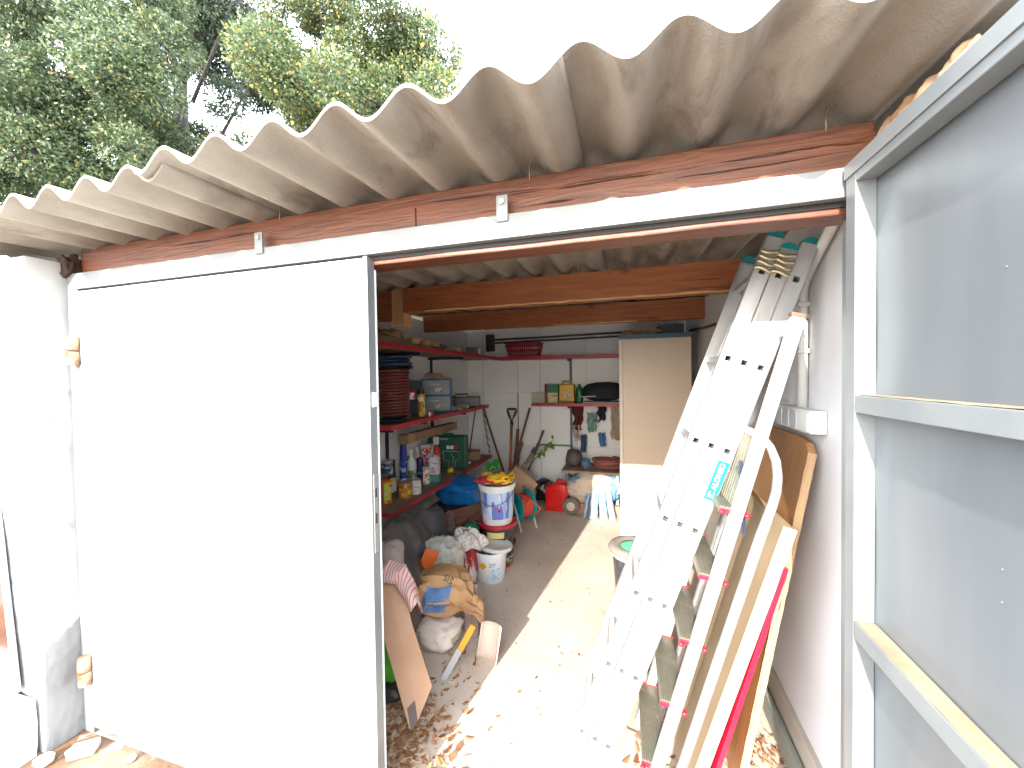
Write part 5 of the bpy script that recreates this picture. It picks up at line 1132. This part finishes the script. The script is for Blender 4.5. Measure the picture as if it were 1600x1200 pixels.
# ------------------------------------------------------------------ trees behind the shed
def crown_mesh(name, clumps, n_leaves, size, mat, parent, seed):
    r = np.random.default_rng(seed)
    C = np.array([c[:3] for c in clumps]); R = np.array([c[3] for c in clumps])
    w = R**2.2; idx = r.choice(len(C), n_leaves, p=w/w.sum())
    d = r.normal(size=(n_leaves, 3)); d /= np.linalg.norm(d, axis=1)[:, None]
    rad = R[idx]*np.where(r.random(n_leaves) < .78, r.uniform(.72, 1.08, n_leaves), r.uniform(.2, .8, n_leaves))
    # twig groups: quantise directions so that leaves bunch
    tw = r.normal(size=(len(C), 42, 3)); tw /= np.linalg.norm(tw, axis=2)[:, :, None]
    pick = tw[idx, r.integers(0, 42, n_leaves)]
    d = d*.42 + pick; d /= np.linalg.norm(d, axis=1)[:, None]
    P = C[idx] + d*rad[:, None]*np.array([1.1, 1.0, .85])
    s = size*r.uniform(.6, 1.3, n_leaves)
    a = r.normal(size=(n_leaves, 3)) + d*1.0 + np.array([0, 0, -.2]); a /= np.linalg.norm(a, axis=1)[:, None]
    q = r.normal(size=(n_leaves, 3)) + np.array([0, 0, .0]); b = np.cross(a, q); b /= np.linalg.norm(b, axis=1)[:, None]
    c = np.cross(a, b)
    V = np.stack([P, P+a*s[:, None]*.5+b*s[:, None]*.26, P+a*s[:, None], P+a*s[:, None]*.5-b*s[:, None]*.26 + c*s[:, None]*.12], 1).reshape(-1, 3)
    base = np.arange(n_leaves)*4
    F = np.stack([base, base+1, base+2, base, base+2, base+3], 1).reshape(-1, 3)
    me = bpy.data.meshes.new(name)
    me.vertices.add(len(V)); me.vertices.foreach_set("co", V.ravel().astype(np.float32))
    me.loops.add(F.size); me.loops.foreach_set("vertex_index", F.ravel().astype(np.int32))
    me.polygons.add(len(F)); me.polygons.foreach_set("loop_start", np.arange(0, F.size, 3, dtype=np.int32))
    me.polygons.foreach_set("loop_total", np.full(len(F), 3, dtype=np.int32))
    me.update(); me.validate()
    me.materials.append(mat)
    o = bpy.data.objects.new("crown", me); COL.objects.link(o); o.parent = parent; o["kind"] = "stuff"
    return o
bark = M("dark_bark", (.022, .017, .016), (.042, .033, .028), rough=.95, scale=10, stretch=(1, 1, .3), bump=.8)
def tree(label, base, height_pts, limbs, clumps, n, size, mat, seed):
    t = thing("broadleaf_tree", label, "tree", base)
    b = B().tube(height_pts[0], height_pts[1], 12); b.build("trunk", bark, t, smooth=True)
    for pts, r0 in limbs:
        B().tube(pts, [r0*(1-.75*i/(len(pts)-1)) for i in range(len(pts))], 8).build("limb", bark, t, smooth=True)
    rr = random.Random(seed)
    tb_ = B()
    for c in clumps:
        for _ in range(5):
            e = Vector(c[:3]) + Vector((rr.gauss(0, 1), rr.gauss(0, 1), rr.gauss(0, 1))).normalized()*c[3]*.9
            s = Vector(c[:3]); mid = (s+e)/2 + Vector((rr.uniform(-.15, .15), rr.uniform(-.15, .15), rr.uniform(-.15, .15)))
            tb_.tube([s, mid, e], [.022, .014, .005], 5)
    tb_.build("twigs", bark, t, smooth=True)["kind"] = "stuff"
    crown_mesh("crown", clumps, n, size, mat, t, seed)
    return t
def mkclumps(c, rad, n, rmin, rmax, seed, squash=.8, keep=None):
    r = random.Random(seed); out = []
    k = 0
    while len(out) < n and k < 5000:
        k += 1
        d = Vector((r.gauss(0, 1), r.gauss(0, 1), r.gauss(0, 1))).normalized()*(r.random()**.5)
        p_ = (c[0]+d.x*rad[0], c[1]+d.y*rad[1], c[2]+d.z*rad[2])
        if keep and not keep(p_): continue
        out.append(p_ + (r.uniform(rmin, rmax),))
    return out
leaf_a = M_leaf("leaf_olive_green", (.028, .055, .022), (.125, .165, .078), (.24, .20, .06), .08)
leaf_b = M_leaf("leaf_yellow_green", (.030, .060, .022), (.155, .20, .088), (.34, .25, .05), .12)
leaf_c = M_leaf("leaf_dark_green", (.018, .034, .016), (.060, .085, .045), (.15, .11, .05), .08)
# coordinates are relative to each trunk's foot
tree("left tree with dense olive green foliage over the lower roof", (-11.2, 6.0, -.01),
     ([(0, 0, 0), (.1, 0, 2.5), (.35, 0, 5.0), (.3, .1, 7.2)], [.26, .22, .16, .08]),
     [([(.35, 0, 5.0), (-.8, -.3, 6.2), (-1.6, -.4, 7.4)], .10), ([(.3, .0, 6.0), (1.2, .2, 7.0), (1.6, .2, 8.2)], .08), ([(.1, 0, 3.4), (-1.2, -.2, 4.6), (-2.2, -.3, 5.2)], .09)],
     mkclumps((-.4, -.4, 7.6), (3.4, 1.6, 3.9), 74, .36, .75, 3), 180000, .078, leaf_a, 5)
tree("sparse dark tree behind, its forked trunk showing through gaps", (-11.0, 7.6, -.01),
     ([(0, 0, 0), (.3, 0, 3.5), (.15, 0, 6.6), (-.35, 0, 8.0), (-.30, 0, 9.8)], [.25, .22, .19, .17, .14]),
     [([(-.32, 0, 9.4), (.35, 0, 10.7), (.5, .1, 12.2)], .12), ([(-.30, 0, 9.7), (-.95, .1, 10.8), (-1.0, .2, 12.5)], .11), ([(.15, 0, 6.6), (1.2, 0, 8.0), (2.1, .2, 9.4)], .06), ([(-.2, 0, 7.6), (-1.4, 0, 9.0), (-2.4, .2, 9.9)], .06), ([(.1, 0, 8.9), (1.0, 0, 10.2), (1.5, .2, 11.6)], .05)],
     mkclumps((.2, .5, 10.2), (3.6, 1.4, 3.4), 38, .35, .75, 8, keep=lambda q: not (abs(q[0]+.1) < .75 and 7.6 < q[2] < 10.6)), 70000, .085, leaf_c, 9)
tree("right tree with yellow green foliage and small orange fruit above the roof", (-5.4, 6.9, -.01),
     ([(0, 0, 0), (0, .1, 2.6), (-.2, .1, 5.2), (-.1, .1, 7.4)], [.20, .17, .12, .06]),
     [([(-.2, .1, 5.2), (-1.2, .1, 6.4), (-1.6, 0, 7.6)], .07), ([(-.1, .1, 5.6), (1.0, 0, 6.6), (1.5, 0, 7.4)], .07)],
     mkclumps((.05, 0, 7.5), (2.35, 1.4, 2.0), 46, .34, .62, 12), 140000, .068, leaf_b, 13)
tree("low bushy tree filling the gap between the roof and the left tree", (-13.0, 9.5, -.01),
     ([(0, 0, 0), (0, 0, 4.0), (.1, 0, 7.0)], [.2, .15, .08]), [],
     mkclumps((0, 0, 7.4), (4.2, 1.2, 2.2), 22, .5, .9, 22), 40000, .11, leaf_a, 23)
# orange fruit scattered in the right tree
r = random.Random(5); b = B()
for _ in range(120):
    d = Vector((r.gauss(0, 1), r.gauss(0, 1), r.gauss(0, 1))).normalized()
    b.lathe([(0, -.03), (.026, -.01), (.026, .01), (0, .03)], 6, c=(d.x*2.5, d.y*1.8, 7.5+d.z*2.3))
o = b.build("fruit", M("orange_fruit", (.55, .24, .02), (.6, .36, .03), rough=.5), bpy.data.objects["broadleaf_tree.002"]); o["kind"] = "stuff"
